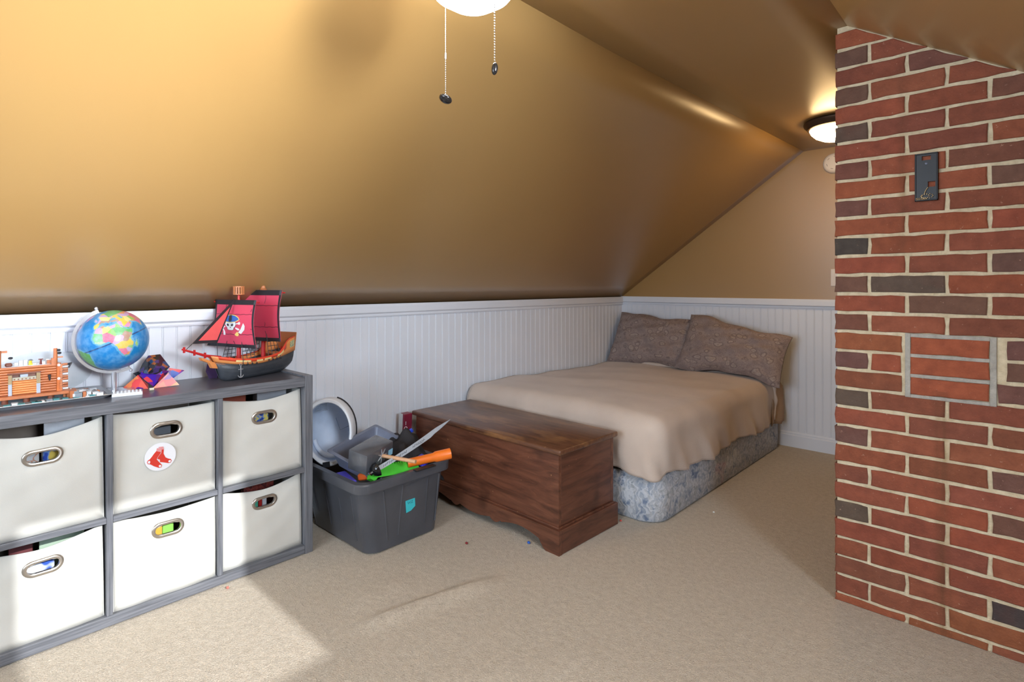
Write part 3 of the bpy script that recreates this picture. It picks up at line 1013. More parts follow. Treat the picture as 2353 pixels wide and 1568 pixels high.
# fleece blanket: top sheet of cloth + skirt hanging round the right side and the foot
def bnoise(x, y):
    return 0.0035 * math.sin(9 * x + 4 * y) + 0.003 * math.sin(17 * y - 6 * x + 1.3) + 0.004 * math.sin(5 * x - 11 * y + 0.6)
HEAD = 3.96
def top_z(x, y):
    # crown in the middle, wall edge slightly lower, a bit raised towards the foot
    ex = (x - (BX1 - 0.06)) / 1.2
    return MT + 0.018 + 0.028 * (1 - max(0, 1 + ex) ** 0 ) + 0.022 * sstep(3.4, 2.5, y) + 0.018 * math.sin(pi * max(0, min(1, (x - BX0) / (BX1 - BX0)))) + bnoise(x, y) * 1.0
RR = 0.075
XI, YI = BX1 + 0.014 - RR, BY0 - 0.012 + RR
def skirt_pos(bx, by, nx, ny, s, pp):
    """bx,by on the inner rectangle, outward dir (nx,ny), s = length down the cloth"""
    z0 = top_z(bx, by)
    if s < RR * pi / 2:
        a = s / RR
        off, dz = RR * math.sin(a), RR * (1 - math.cos(a))
    else:
        off, dz = RR, RR + s - RR * pi / 2
    dep = max(0, s - 0.05)
    hang = sstep(0.04, 0.30, s)
    wave = 0.011 * math.sin(21 * (pp + 0.55 * dep) + 0.6) + 0.008 * math.sin(47 * (pp + 0.55 * dep)) * sstep(0.1, 0.35, s)
    wave += 0.010 * math.sin(9 * pp - 7 * dep)
    off += max(-0.004, wave * hang + 0.012 * hang)
    return (bx + nx * off, by + ny * off, z0 - dz)
m = MB()
NXT, NYT = 40, 60
x0 = BX0 + 0.004
for_t = lambda i: x0 + (XI - x0) * i / NXT
for_y = lambda j: YI + (HEAD - YI) * j / NYT
m.grid(lambda u, v: (x0 + (XI - x0) * u, YI + (HEAD - YI) * v, top_z(x0 + (XI - x0) * u, YI + (HEAD - YI) * v)), NXT, NYT)
per = []
for j in range(NYT, -1, -1):
    per.append((XI, for_y(j), 1, 0))
for a in range(1, 12):
    t = (pi / 2) * a / 12
    per.append((XI, YI, math.cos(t), -math.sin(t)))
for i in range(NXT, -1, -1):
    per.append((for_t(i), YI, 0, -1))
ps = [0.0]
for i in range(1, len(per)):
    d = math.hypot(per[i][0] - per[i - 1][0], per[i][1] - per[i - 1][1])
    da = math.hypot(per[i][2] - per[i - 1][2], per[i][3] - per[i - 1][3]) * 0.1
    ps.append(ps[-1] + d + da)
NS = 26
sv = []
for (bx, by, nx, ny), pp in zip(per, ps):
    ln = 0.325 + 0.012 * math.sin(7 * pp) + 0.008 * math.sin(19 * pp + 1)
    if ny != 0 and nx != 0:
        ln += 0.02 * math.sin(math.atan2(-ny, nx) * 2)
    if ny == -1: ln = min(ln, 0.34)
    for k in range(NS + 1):
        sv.append(skirt_pos(bx, by, nx, ny, ln * k / NS, pp))
sf = []
for i in range(len(per) - 1):
    for k in range(NS):
        a = i * (NS + 1) + k
        sf.append((a, a + 1, a + NS + 2, a + NS + 1))
m.add(sv, sf)
bl = m.obj('blanket', BLK, None, smooth=180, merge=True)
md = bl.modifiers.new('thickness', 'SOLIDIFY'); md.thickness = 0.010; md.offset = 0
tag(bl, 'taupe fleece blanket spread over the bed and hanging down its side', 'blanket')
# rolled border at the pillow end, a part of the blanket
m = MB()
bp = [(x0 + (XI - x0) * i / 30, HEAD - 0.03 * (i / 30) ** 2 * 0 + 0.01 * math.sin(i * 0.5), top_z(x0 + (XI - x0) * i / 30, HEAD) + 0.008) for i in range(31)]
for k in range(1, 18):
    p = skirt_pos(XI, HEAD, 1, 0, 0.31 * k / 17, 0.0)
    bp.append((p[0] + 0.006, p[1] + 0.008 * math.sin(k * 0.7), p[2] + 0.006 * (1 - k / 17)))
m.tube(bp, [0.013 + 0.003 * math.sin(i * 1.3) for i in range(len(bp))], 8)
m.obj('rolled_border', BLK, bl, smooth=180)
# sheet by the head, over the mattress
m = MB()
pts = []
def sheet(u, v):
    y = HEAD - 0.05 + (BY1 - 0.02 - HEAD + 0.05) * v
    L = (XI - x0) + 0.33
    s = u * L
    if s < XI - x0:
        return (x0 + s, y, MT + 0.006)
    q = skirt_pos(XI, y, 1, 0, s - (XI - x0), 1.3 * y)
    return (q[0] - 0.004, q[1], q[2] - (top_z(XI, y) - MT - 0.006) + 0.004 * math.sin(40 * y))
m.grid(sheet, 60, 12)
sh = m.obj('bed_sheet', m_fabric('tan_sheet', rgb(158, 132, 108), rgb(172, 146, 122)), None, smooth=180, solid=0.005)
tag(sh, 'tan bed sheet showing beyond the blanket edge under the pillows', 'sheet')

def m_paisley():
    t = NT('paisley_cotton')
    v = t.coord((1.0, 1.0, 1.45), rot=(0, R(35), 0))
    vo = t.n('ShaderNodeTexVoronoi'); vo.inputs['Scale'].default_value = 13; vo.inputs['Randomness'].default_value = 1.0
    d = t.n('ShaderNodeVectorMath', operation='ADD')
    ns = t.n('ShaderNodeTexNoise'); ns.inputs['Scale'].default_value = 8
    t.l(v, ns.inputs['Vector'])
    sc = t.n('ShaderNodeVectorMath', operation='SCALE'); sc.inputs['Scale'].default_value = 0.13
    t.l(ns.outputs['Color'], sc.inputs[0])
    t.l(v, d.inputs[0]); t.l(sc.outputs[0], d.inputs[1])
    t.l(d.outputs[0], vo.inputs['Vector'])
    ds = vo.outputs['Distance']
    rings = t.math('SINE', t.math('MULTIPLY', ds, 95.0))
    base = t.ramp(ds, [(0.0, rgb(146, 132, 125)), (0.16, rgb(160, 145, 136)), (0.24, rgb(170, 154, 145)), (0.29, rgb(118, 103, 101)), (0.45, rgb(152, 136, 130)), (0.8, rgb(136, 121, 118))])
    c = t.mix(t.ramp(rings, [(0.45, (0, 0, 0)), (0.9, (0.45, 0.45, 0.45))]), base, rgb(176, 158, 148))
    fine = t.noise(v, 90, 2, 0.5, 2.0)
    c = t.mix(t.ramp(fine, [(0.52, (0, 0, 0)), (0.6, (0.5, 0.5, 0.5))]), c, rgb(112, 97, 96))
    t.set(col=c, rough=0.85, spec=0.2)
    t.bump(t.noise(v, 12, 3, 0.5, 0.6), 0.35, 0.02)
    return t.mat
PAIS = m_paisley()
def pillow(label, W, H, TH, M, seed, droop=0.0):
    m = MB()
    rr = random.Random(seed)
    ph = [rr.uniform(0, 6) for _ in range(6)]
    def f(u, v, s):
        a, b = 2 * u - 1, 2 * v - 1
        ed = (1 - abs(a) ** 3.2) * (1 - abs(b) ** 2.6)
        th = 0.006 + TH * max(0.0, ed) ** 0.5
        pin = 1 - 0.05 * (1 - b * b) * a * a - 0.0
        pin2 = 1 - 0.07 * (1 - a * a) * b * b
        x = a * W / 2 * pin
        y = b * H / 2 * pin2 - droop * max(0, b + 0.2) * max(0, (a + 0.6) / 1.6) ** 1.5
        wr = 0.006 * math.sin(9 * a + 5 * b + ph[0]) + 0.005 * math.sin(14 * b - 6 * a + ph[1]) + 0.004 * math.sin(22 * a + 9 * b + ph[2])
        y += 0.016 * math.sin(3.3 * a + ph[3]) * b + 0.007 * math.sin(8.5 * a + ph[4]) * b
        return (x, y, s * (th * 0.5 + wr * min(1, ed * 2)))
    m.grid(lambda u, v: f(u, v, 1), 36, 26, M)
    m.grid(lambda u, v: f(u, v, -1), 36, 26, M, flip=True)
    o = m.obj('pillow', PAIS, None, smooth=180, merge=True)
    tag(o, label, 'pillow', 'paisley pillows on the bed')
    return o
def lean(cx, cy, cz, roll, tilt):
    # pillow plane: x across, y up the wall, z toward the room
    up = Vector((0, math.sin(tilt), math.cos(tilt)))
    nx = Vector((1, 0, 0))
    nz = nx.cross(up)
    M = axes((cx, cy, cz), nx, up, nz)
    return M @ RZ(roll)
pillow('brown paisley pillow in the corner where the bead board walls meet', 0.76, 0.44, 0.19, lean(-2.185, 4.045, 0.70, R(-1.5), R(28)), 3)
pillow('brown paisley pillow overlapping the other with a drooping outer corner', 0.76, 0.44, 0.19, lean(-1.53, 3.965, 0.70, R(-4), R(30)), 8, 0.085)

# ================================================================== LAMPS, DETECTOR, SWITCH
BRONZE = plain('oil_rubbed_bronze', rgb(74, 56, 42), 0.4, 0.6, 0.15)
STEEL = plain('bead_chain_nickel', rgb(196, 192, 188), 0.25, 0.9)
PEND = plain('smoky_pendant', rgb(52, 50, 50), 0.15, 0.6)
def emitter(name, col, st):
    t = NT(name)
    t.set(col=(0.9, 0.88, 0.84, 1), rough=0.3, ecol=col, emit=st)
    return t.mat
fan = thing('ceiling_light', 'hanging white glass dome light with two bead pull chains', 'ceiling light', (-0.893, 0.832, 1.76))
m = MB(); m.lathe([(0.0, 0.0), (0.02, 0.0008), (0.05, 0.010), (0.085, 0.032), (0.112, 0.066), (0.126, 0.10), (0.122, 0.125), (0.108, 0.148), (0.086, 0.160)], 40)
m.obj('glass_dome', emitter('opal_glass_white', (0.97, 0.98, 1.0, 1), FAN_EMIT), fan, smooth=60)
m = MB(); m.lathe([(0.0, 0.158), (0.084, 0.158), (0.092, 0.164), (0.092, 0.176), (0.078, 0.19), (0.066, 0.235), (0.035, 0.25), (0.02, 0.255), (0.02, 0.29), (0.07, 0.30), (0.075, 0.325), (0.0, 0.327)], 32)
m.obj('housing', BRONZE, fan, smooth=40)
fwd = Vector((-math.sin(YAW), math.cos(YAW), 0)); rgt = Vector((math.cos(YAW), math.sin(YAW), 0))
def chain(dx, dd, z1, conn=None):
    p = rgt * dx + fwd * dd
    m = MB()
    z = 0.155
    while z > z1:
        if conn is None or not (conn - 0.008 < z < conn + 0.008):
            m.ball((p.x, p.y, z), 0.0017, 6, 4)
        z -= 0.0052
    m.tube([(p.x, p.y, 0.157), (p.x, p.y, z1 - 0.004)], 0.0006, 4)
    m.tube([(p.x * 0.5, p.y * 0.5, 0.172), (p.x * 0.98, p.y * 0.98, 0.168), (p.x, p.y, 0.155)], 0.0016, 6)
    if conn is not None:
        m.tube([(p.x, p.y, conn + 0.007), (p.x, p.y, conn - 0.007)], 0.0028, 8)
    o = m.obj('pull_chain', STEEL, fan, smooth=60)
    return p, o
p, c1 = chain(-0.0733, 0.115, -0.147, -0.055)
m = MB(); m.ball((0, 0, 0), 0.0165, 14, 10, M=T(p.x, p.y, -0.159) @ RZ(YAW) @ RY(R(20)) @ RX(R(-18)), sc=(1, 0.95, 0.5))
m.obj('pendant', PEND, c1, smooth=180)
p, c2 = chain(0.0538, -0.135, -0.170, -0.04)
m = MB(); m.ball((0, 0, 0), 0.0125, 12, 10, M=T(p.x, p.y, -0.184) @ RZ(YAW) @ RY(R(6)), sc=(0.52, 0.5, 1.0))
m.obj('pendant', PEND, c2, smooth=180)

fl_ = thing('flush_light', 'bronze rimmed flush ceiling lamp glowing warm behind the chimney', 'ceiling light', (-0.775, 3.56, CZ))
m = MB(); m.lathe([(0.0, -0.001), (0.165, -0.001), (0.172, -0.010), (0.168, -0.022), (0.158, -0.030), (0.152, -0.042), (0.14, -0.046), (0.13, -0.044), (0.0, -0.03)], 40)
m.obj('rim', BRONZE, fl_, smooth=40)
m = MB(); m.lathe([(0.141, -0.0465), (0.132, -0.066), (0.11, -0.088), (0.075, -0.106), (0.03, -0.115), (0.0, -0.116)], 40)
m.obj('glass_bowl', emitter('warm_alabaster_glass', (1.0, 0.66, 0.30, 1), FLUSH_EMIT), fl_, smooth=60)

PLASW = plain('white_plastic', rgb(220, 212, 204), 0.45, var=0.02)
sd = thing('smoke_detector', 'round white smoke detector on the tan gable wall', 'smoke detector', (-0.935, BY, 1.975), rot=(R(90), 0, 0))
m = MB(); m.lathe([(0.0, 0.034), (0.045, 0.034), (0.058, 0.030), (0.066, 0.020), (0.069, 0.006), (0.070, 0.0)], 36)
m.obj('cover', PLASW, sd, smooth=40)
for q in range(6):
    a = q * pi / 3 + 0.3
    m = MB(); m.box(-0.008, 0.008, -0.0012, 0.0012, 0.032, 0.0346, M=RZ(a) @ T(0.04, 0, 0) @ RZ(pi / 2))
    m.obj('vent_slot', plain('slot_dark', rgb(90, 86, 82), 0.6), sd)
sw = thing('light_switch', 'white wall switch plate on the tan gable wall beside the chimney', 'switch', (-0.92, BY, 1.20))
m = MB(); m.box(-0.037, 0.037, -0.006, 0.0, -0.058, 0.058, bev=0.002); m.obj('plate', PLASW, sw)
m = MB(); m.box(-0.016, 0.016, -0.009, -0.006, -0.03, 0.03, bev=0.001); m.obj('rocker', PLASW, sw)

# black holder hung on the bricks
BLKP = plain('black_glossy_plastic', rgb(22, 22, 25), 0.4, var=0.15, spec=0.3)
hold = thing('wall_holder', 'black plastic holder with bead chain fixed to the brick chimney', 'holder', (-0.234, CHY - 0.0015, 1.508))
def frame_plate():
    m = MB()
    W2, H2 = 0.031, 0.079
    # plate with two rectangular windows, built from strips
    w1 = (-0.012, 0.012, 0.056, 0.070)
    w2 = (0.004, 0.024, -0.034, -0.016)
    xs = sorted({-W2, W2, w1[0], w1[1], w2[0], w2[1]})
    zs = sorted({-H2, H2, w1[2], w1[3], w2[2], w2[3]})
    for i in range(len(xs) - 1):
        for j in range(len(zs) - 1):
            cx, cz = (xs[i] + xs[i + 1]) / 2, (zs[j] + zs[j + 1]) / 2
            if any(w_[0] < cx < w_[1] and w_[2] < cz < w_[3] for w_ in (w1, w2)):
                continue
            m.box(xs[i], xs[i + 1], -0.008, -0.003, zs[j], zs[j + 1])
    for (a, b, c, d) in ((-W2, -W2 + 0.004, -H2, H2), (W2 - 0.004, W2, -H2, H2), (-W2, W2, H2 - 0.004, H2), (-W2, W2, -H2, -H2 + 0.004)):
        m.box(a, b, -0.0105, 0.0, c, d, bev=0.001)
    return m
frame_plate().obj('plate', BLKP, hold, merge=True)
m = MB(); m.lathe([(0, 0.0012), (0.004, 0.0010), (0.0045, 0)], 12, M=T(0, -0.008, 0.045) @ RX(R(90))); m.obj('screw', plain('dark_screw', rgb(60, 60, 66), 0.3, 0.8), hold, smooth=40)
m = MB()
path = [(0.004 - 0.008 * math.sin(i * 0.2), -0.036 - i * 0.0026) for i in range(9)]
path += [(-0.026 + i * 0.0042, -0.0735) for i in range(7)] + [(-0.026 + i * 0.0042, -0.0695) for i in range(7)]
path += [(0.002 + 0.016 * math.cos(a * 0.52), -0.064 + 0.008 * math.sin(a * 0.52)) for a in range(12)] + [(-0.002 + 0.010 * math.cos(a * 0.6), -0.064 + 0.006 * math.sin(a * 0.6)) for a in range(10)]
for (a, b) in path:
    m.ball((a, -0.0115, b), 0.0019, 6, 4)
m.obj('bead_chain', plain('brass_beads', rgb(214, 196, 160), 0.25, 0.8), hold, smooth=60)

# ================================================================== TOTE AND WHAT IT HOLDS
TBX0, TBX1, TBY0, TBY1 = -2.515, -2.015, 1.285, 1.665
TTX0, TTX1, TTY0, TTY1, TH_ = -2.545, -1.975, 1.215, 1.715, 0.325
tote = thing('storage_tote', 'charcoal plastic storage tote heaped with toys beside the wooden chest', 'tote', (0, 0, 0))
TPL = plain('charcoal_tote_plastic', rgb(76, 78, 84), 0.34, var=0.12, vs=9, bump=0.15, bs=500)
def lerp(a, b, t): return a + (b - a) * t
def tring(t, ins, z, r=0.055):
    return [(x, y, z) for x, y in rrect(lerp(TBX0, TTX0 + 0.022, t) + ins, lerp(TBX1, TTX1 - 0.022, t) - ins, lerp(TBY0, TTY0 + 0.022, t) + ins, lerp(TBY1, TTY1 - 0.022, t) - ins, r)]
m = MB()
rings = [tring(0, 0.012, 0.0), tring(0, 0.0, 0.008), tring(1, 0.0, TH_ - 0.045), tring(1, -0.004, TH_ - 0.042), tring(1, -0.022, TH_ - 0.040), tring(1, -0.024, TH_ - 0.006), tring(1, -0.021, TH_), tring(1, 0.003, TH_), tring(1, 0.006, TH_ - 0.006), tring(0, 0.006, 0.010)]
loft(m, rings, True, True)
m.obj('tub', TPL, tote, smooth=35)
def rib(p0, p1, w=0.004):
    m = MB(); m.tube([p0, p1], [w * 0.7, w], 6)
    m.obj('rib', TPL, tote, smooth=60)
def fx(y, z):      # point on the +x face
    t = z / (TH_ - 0.045)
    return (lerp(TBX1, TTX1 - 0.022, t) - 0.001, y, z)
def fy(x, z):      # point on the -y face
    t = z / (TH_ - 0.045)
    return (x, lerp(TBY0, TTY0 + 0.022, t) + 0.001, z)
for y0, y1, za, zb in ((1.375, 1.345, 0.045, 0.27), (1.43, 1.445, 0.05, 0.27), (1.575, 1.585, 0.06, 0.275), (1.635, 1.65, 0.05, 0.27)):
    rib(fx(y0, za), fx(y1, zb))
rib(fx(1.455, 0.262), fx(1.575, 0.27), 0.003)
for x0, x1, za, zb in ((-2.42, -2.44, 0.09, 0.26), (-2.31, -2.315, 0.06, 0.25), (-2.20, -2.195, 0.09, 0.22), (-2.095, -2.085, 0.05, 0.26)):
    rib(fy(x0, za), fy(x1, zb))
m = MB(); m.box(-1.985, -1.958, 1.49, 1.60, TH_ - 0.002, TH_ + 0.004, bev=0.001); m.obj('latch_recess', plain('black_slot', rgb(34, 34, 36), 0.5), tote)
# sticky note
nt = thing('sticky_note', 'turquoise sticky note with handwriting on the charcoal tote', 'note', fx(1.488, 0.172), rot=(0, R(-2.0), 0))
m = MB(); m.prism([(-0.026, 0.032), (0.026, 0.026), (0.027, -0.016), (0.004, -0.030), (-0.023, -0.034)], 0.002, 0.0028, M=axes((0, 0, 0), (0, 1, 0), (0, 0, 1), (1, 0, 0)))
m.obj('paper', plain('turquoise_paper', rgb(58, 190, 200), 0.6, var=0.03), nt)
m = MB()
INK = plain('ink_blue', rgb(28, 70, 96), 0.6)
for st in ([(-0.014, 0.014), (-0.011, 0.002), (-0.006, 0.010), (-0.002, 0.002), (0.001, 0.014)], [(0.005, 0.013), (0.014, 0.014), (0.005, 0.003), (0.015, 0.004)]):
    m.tube([(0.0032, a, b) for a, b in st], 0.0007, 4)
m.obj('handwriting', INK, nt)

def mount(name, label, cat, loc, mats, mb, smooth=0, rot=None, group=None, **kw):
    o = mb.obj(name, mats, None, smooth=smooth, loc=loc, rot=rot, **kw)
    return tag(o, label, cat, group)

# helmet: open shell turned to the room
HW = plain('helmet_white', rgb(228, 232, 238), 0.35, var=0.03)
HG = plain('helmet_lining', rgb(196, 208, 226), 0.5, var=0.05)
HK = plain('helmet_black', rgb(38, 40, 46), 0.4)
hp = Vector((-2.392, 1.303, 0.458))
open_dir = (Vector((0, 0, 1.15)) - hp).normalized()
open_dir = (Matrix.Rotation(R(-14), 3, 'Z') @ open_dir)
open_dir.z = 0.12; open_dir.normalize()
upv = Vector((0, 0, 1)); upv = (upv - open_dir * upv.dot(open_dir)).normalized()
side = upv.cross(open_dir).normalized()
# roll the opening a little so the rim leans right at the top
MH = axes(hp, side, upv, open_dir) @ RZ(R(8))
helm = thing('toy_helmet', 'white plastic toy helmet lying open end out on the tote', 'helmet', (0, 0, 0))
A, B = 0.112, 0.152
def shell(s, d):
    # s: 0 rim .. 1 crown ; radii
    return [(A * s * math.cos(a) * (1 + 0.06 * math.sin(a)), B * s * math.sin(a), d) for a in [2 * pi * i / 40 for i in range(40)]]
m = MB()
prof = [(1.0, 0.0), (1.03, -0.02), (1.04, -0.06), (1.02, -0.10), (0.95, -0.14), (0.80, -0.175), (0.55, -0.197), (0.25, -0.206), (0.02, -0.208)]
loft(m, [[tuple(MH @ Vector(p)) for p in shell(s, d)] for s, d in prof], False, True)
m.obj('outer_shell', HW, helm, smooth=50)
m = MB()
prof = [(0.90, 0.0), (0.92, -0.03), (0.93, -0.08), (0.86, -0.125), (0.70, -0.155), (0.45, -0.170), (0.02, -0.176)]
loft(m, [[tuple(MH @ Vector(p)) for p in shell(s, d)] for s, d in prof], False, True)
m.obj('inner_shell', HG, helm, smooth=50)
m = MB()
loft(m, [[tuple(MH @ Vector(p)) for p in shell(s, d)] for s, d in ((0.895, -0.010), (0.895, 0.004), (0.92, 0.009), (0.99, 0.009), (1.025, 0.004), (1.035, -0.022))], False, False)
m.obj('rim', HW, helm, smooth=40)
m = MB()
m.tube([MH @ Vector((A * 0.78 * math.cos(a), B * 0.66 * math.sin(a) - 0.02, -0.085 - 0.02 * math.sin(a))) for a in [pi * 1.05 + pi * 0.95 * i / 20 for i in range(21)]], 0.012, 8)
m.obj('chin_strap', HG, helm, smooth=60)
m = MB()
m.tube([MH @ Vector((x, y, -0.13)) for x, y in ((0.012, 0.05), (0.026, -0.012), (0.08, 0.004))], 0.0014, 5)
m.obj('seam', plain('helmet_seam_line', rgb(120, 136, 164), 0.5), helm)  # blue-grey seam line drawn inside the shell
m = MB(); m.box(-0.016, 0.016, -0.012, 0.012, 0.0, 0.003, M=MH @ T(-0.02, -B * 0.955, 0.008)); m.obj('vent', HK, helm)
m = MB()
for i in range(7):
    m.box(-0.028, 0.028, -0.0015, 0.0015, 0, 0.002, M=MH @ T(-0.03, B * 0.66 + i * 0.005, -0.05) @ RX(R(55)))
m.obj('ear_grille', plain('grille_grey', rgb(150, 160, 176), 0.5), helm)
m = MB()
m.tube([MH @ Vector((A * 1.045 * math.cos(a) * (1 + 0.06 * math.sin(a)), B * 1.045 * math.sin(a), -0.075)) for a in [R(-60) + R(130) * i / 16 for i in range(17)]], 0.005, 6)
m.obj('black_band', HK, helm, smooth=60)

# grey tub lying in the tote
TG = plain('grey_bin_plastic', rgb(112, 118, 136), 0.3, var=0.06)
def open_tray(name, label, loc, rot, w, d, h, mat):
    m = MB()
    def ringr(ins, z): return [(x, y, z) for x, y in rrect(-w / 2 + ins, w / 2 - ins, -d / 2 + ins, d / 2 - ins, 0.012, 3)]
    loft(m, [ringr(0.03, 0), ringr(0.004, h), ringr(-0.010, h), ringr(-0.010, h + 0.003), ringr(0.006, h + 0.003), ringr(0.033, 0.004)], True, True)
    o = m.obj(name, mat, None, smooth=30, loc=loc, rot=rot)
    return tag(o, label, 'tray')
open_tray('grey_tub', 'slate grey plastic tub lying tilted in the tote under the hammer', (-2.225, 1.435, 0.322), (R(9), R(15), R(16)), 0.25, 0.30, 0.075, TG)

# grey block hammer wrapped in shiny film with a wooden handle
hm = thing('toy_hammer', 'grey block toy hammer with a tan wooden handle in tote', 'toy hammer', (-2.13, 1.365, 0.352), rot=(R(7), R(10), R(18)))
FILM = plain('grey_shrink_film', rgb(84, 86, 92), 0.24, var=0.18, vs=14, bump=0.5, bs=22, coat=0.6)
m = MB(); m.box(-0.052, 0.052, -0.09, 0.09, 0.0, 0.092, bev=0.007, seg=2); m.obj('head', FILM, hm, smooth=40)
m = MB()
for i in range(7):
    a = 2 * pi * i / 7
    m.tube([(0.0525, 0.01, 0.052), (0.054, 0.01 + 0.03 * math.cos(a), 0.052 + 0.034 * math.sin(a))], [0.005, 0.0012], 5)
m.obj('film_folds', plain('film_fold', rgb(176, 178, 186), 0.12, 0.3), hm, smooth=60)
m = MB(); m.box(0.0525, 0.0540, 0.055, 0.084, 0.030, 0.058); m.obj('label_tag', m_print('tag_print', rgb(150, 206, 236), rgb(240, 166, 60), rgb(120, 190, 230), 28), hm)
# separate handle geometry stays a part of the hammer
tipw = Vector((-1.915, 1.452, 0.388))
m = MB()
Mi = (T(-2.13, 1.365, 0.352) @ Matrix.Rotation(R(18), 4, 'Z') @ Matrix.Rotation(R(10), 4, 'Y') @ Matrix.Rotation(R(7), 4, 'X')).inverted()
m.tube([Vector((0.0505, 0.01, 0.052)), Vector((0.056, 0.012, 0.052)), Mi @ tipw], 0.0085, 10)
m.obj('handle', plain('tan_wood', rgb(206, 160, 122), 0.45, var=0.1), hm, smooth=40)

# green blaster
bls = thing('toy_blaster', 'lime green toy blaster with black grip inside the tote', 'toy blaster', (-2.065, 1.44, 0.318), rot=(R(-22), R(4), R(84)))
LIME = plain('lime_plastic', rgb(84, 216, 62), 0.35, var=0.06)
m = MB(); m.prism([(-0.12, -0.018), (-0.10, -0.032), (-0.085, -0.018), (0.03, -0.020), (0.10, -0.018), (0.115, -0.03), (0.125, -0.012), (0.12, 0.012), (0.06, 0.026), (-0.04, 0.030), (-0.11, 0.014)], -0.018, 0.018, M=RX(R(90)))
m.obj('body', LIME, bls)
m = MB()
for i in range(9):
    m.box(-0.04 + i * 0.012, -0.033 + i * 0.012, -0.015, 0.015, 0.026, 0.034)
m.obj('top_rail', LIME, bls)
m = MB(); m.box(-0.075, 0.09, -0.022, 0.022, -0.052, -0.019, bev=0.004); m.obj('grip', plain('matte_black_plastic', rgb(34, 38, 36), 0.5), bls)
# orange tube
m = MB()
m.lathe([(0.0, 0), (0.020, 0), (0.020, 0.12), (0.0245, 0.13), (0.0245, 0.20), (0.019, 0.20), (0.017, 0.15), (0.0, 0.15)], 20, M=Matrix.Identity(4))
o = mount('orange_tube', 'bright orange plastic toy tube resting across the tote rim', 'toy tube', (-2.045, 1.505, 0.340), plain('orange_plastic', rgb(246, 122, 34), 0.35, var=0.04), m, 40)
d = (Vector((-1.945, 1.70, 0.372)) - Vector((-2.045, 1.505, 0.345))).normalized()
o.rotation_euler = d.to_track_quat('Z', 'Y').to_euler()

# toy cutlass
sw0, sw1 = Vector((-2.035, 1.315, 0.350)), Vector((-1.955, 1.70, 0.492))
ax = (sw1 - sw0); L = ax.length; ax.normalize()
nrm = Vector((0.88, -0.35, 0.42)); nrm = (nrm - ax * nrm.dot(ax)).normalized()
wd = nrm.cross(ax)
MSW = axes(sw0, ax, wd, nrm)
cut = thing('toy_sword', 'grey toy cutlass with black guard stuck upright in the tote', 'toy sword', tuple(sw0))
MSW = T(*(-sw0)) @ MSW
n = 16
up_, lo_ = [], []
for i in range(n + 1):
    t = i / n
    bend = 0.030 * t * t
    wv = 0.0095 + 0.003 * t if t < 0.78 else (0.0118 * (1 - (t - 0.78) / 0.22) ** 0.75 + 0.0003)
    up_.append((0.02 + t * (L - 0.02), bend + wv * (1 if t < 0.78 else 1.0)))
    lo_.append((0.02 + t * (L - 0.02), bend - wv * (1 if t < 0.70 else 0.62)))
poly = lo_ + up_[::-1]
m = MB(); m.prism(poly, -0.0035, 0.0035, M=MSW)
o = m.obj('blade', plain('sword_grey', rgb(148, 152, 158), 0.4), cut)
bm = bmesh.new(); bm.from_mesh(o.data); bmesh.ops.triangulate(bm, faces=[f for f in bm.faces if len(f.verts) > 4]); bm.to_mesh(o.data); bm.free()
rr = random.Random(4)
for seg in ((0.05, 0.10), (0.125, 0.165), (0.20, 0.265)):
    m = MB()
    a = seg[0]
    while a < seg[1]:
        y0 = 0.030 * ((a - 0.02) / L) ** 2
        pts = [(a, y0 + rr.uniform(-0.006, -0.002), 0.004), (a + 0.004, y0 + rr.uniform(0.002, 0.006), 0.004), (a + 0.008, y0 + rr.uniform(-0.006, 0.004), 0.004)]
        m.tube(pts, 0.0009, 4, M=MSW)
        a += 0.0095
    m.obj('marking', plain('marker_dark', rgb(58, 60, 66), 0.6), cut)
m = MB(); m.lathe([(0.0, -0.012), (0.018, -0.010), (0.028, 0.004), (0.031, 0.016), (0.029, 0.017), (0.0, 0.004)], 20, M=MSW @ T(0.010, 0, 0) @ RY(R(90)))
m.obj('guard', plain('black_gloss', rgb(26, 26, 28), 0.15, var=0.2), cut, smooth=50)
m = MB(); m.tube([(0.012, 0, 0), (-0.012, -0.002, 0)], 0.010, 8, M=MSW); m.obj('hilt', plain('black_gloss', rgb(26, 26, 28), 0.15), cut, smooth=50)

# black cloth heap over the far right rim
def m_cloth_dark():
    return m_fabric('black_cloth', rgb(40, 39, 42), rgb(60, 58, 60), 300, 0.9, 0.4)
m = MB()
def heap(u, v):
    a, b = 2 * u - 1, 2 * v - 1
    z = 0.15 * (1 - abs(a) ** 2.2) * (1 - abs(b) ** 2.4)
    z += 0.016 * math.sin(7 * a + 3 * b) + 0.012 * math.sin(5 * a - 9 * b + 1) + 0.008 * math.sin(17 * a + 4 * b)
    return (a * 0.17, b * 0.125, z - 0.03 - 0.05 * max(0, b) ** 2)
m.grid(heap, 34, 28)
mount('black_cloth', 'crumpled black cloth heaped in the tote beside the chest', 'cloth', (-2.205, 1.60, 0.305), m_cloth_dark(), m, 180, (0, 0, R(-10)), solid=0.006)
# blue toy chain piece
bt = thing('blue_toy_clip', 'bright blue jointed toy clip on top of the black cloth', 'toy', (-2.262, 1.632, 0.392), rot=(R(10), R(-32), R(66)))
bt.scale = (0.62, 0.62, 0.62)
BLU = plain('royal_blue_plastic', rgb(40, 72, 206), 0.35)
for i in range(4):
    m = MB(); m.box(-0.010, 0.012, -0.009, 0.009, -0.007, 0.007, bev=0.002, M=T(i * 0.020, 0.004 * (i % 2), 0))
    m.obj('link', BLU, bt)
m = MB(); m.box(-0.013, 0.015, -0.014, 0.014, -0.012, 0.012, bev=0.002, M=T(0.084, 0, 0)); m.obj('head_block', BLU, bt)
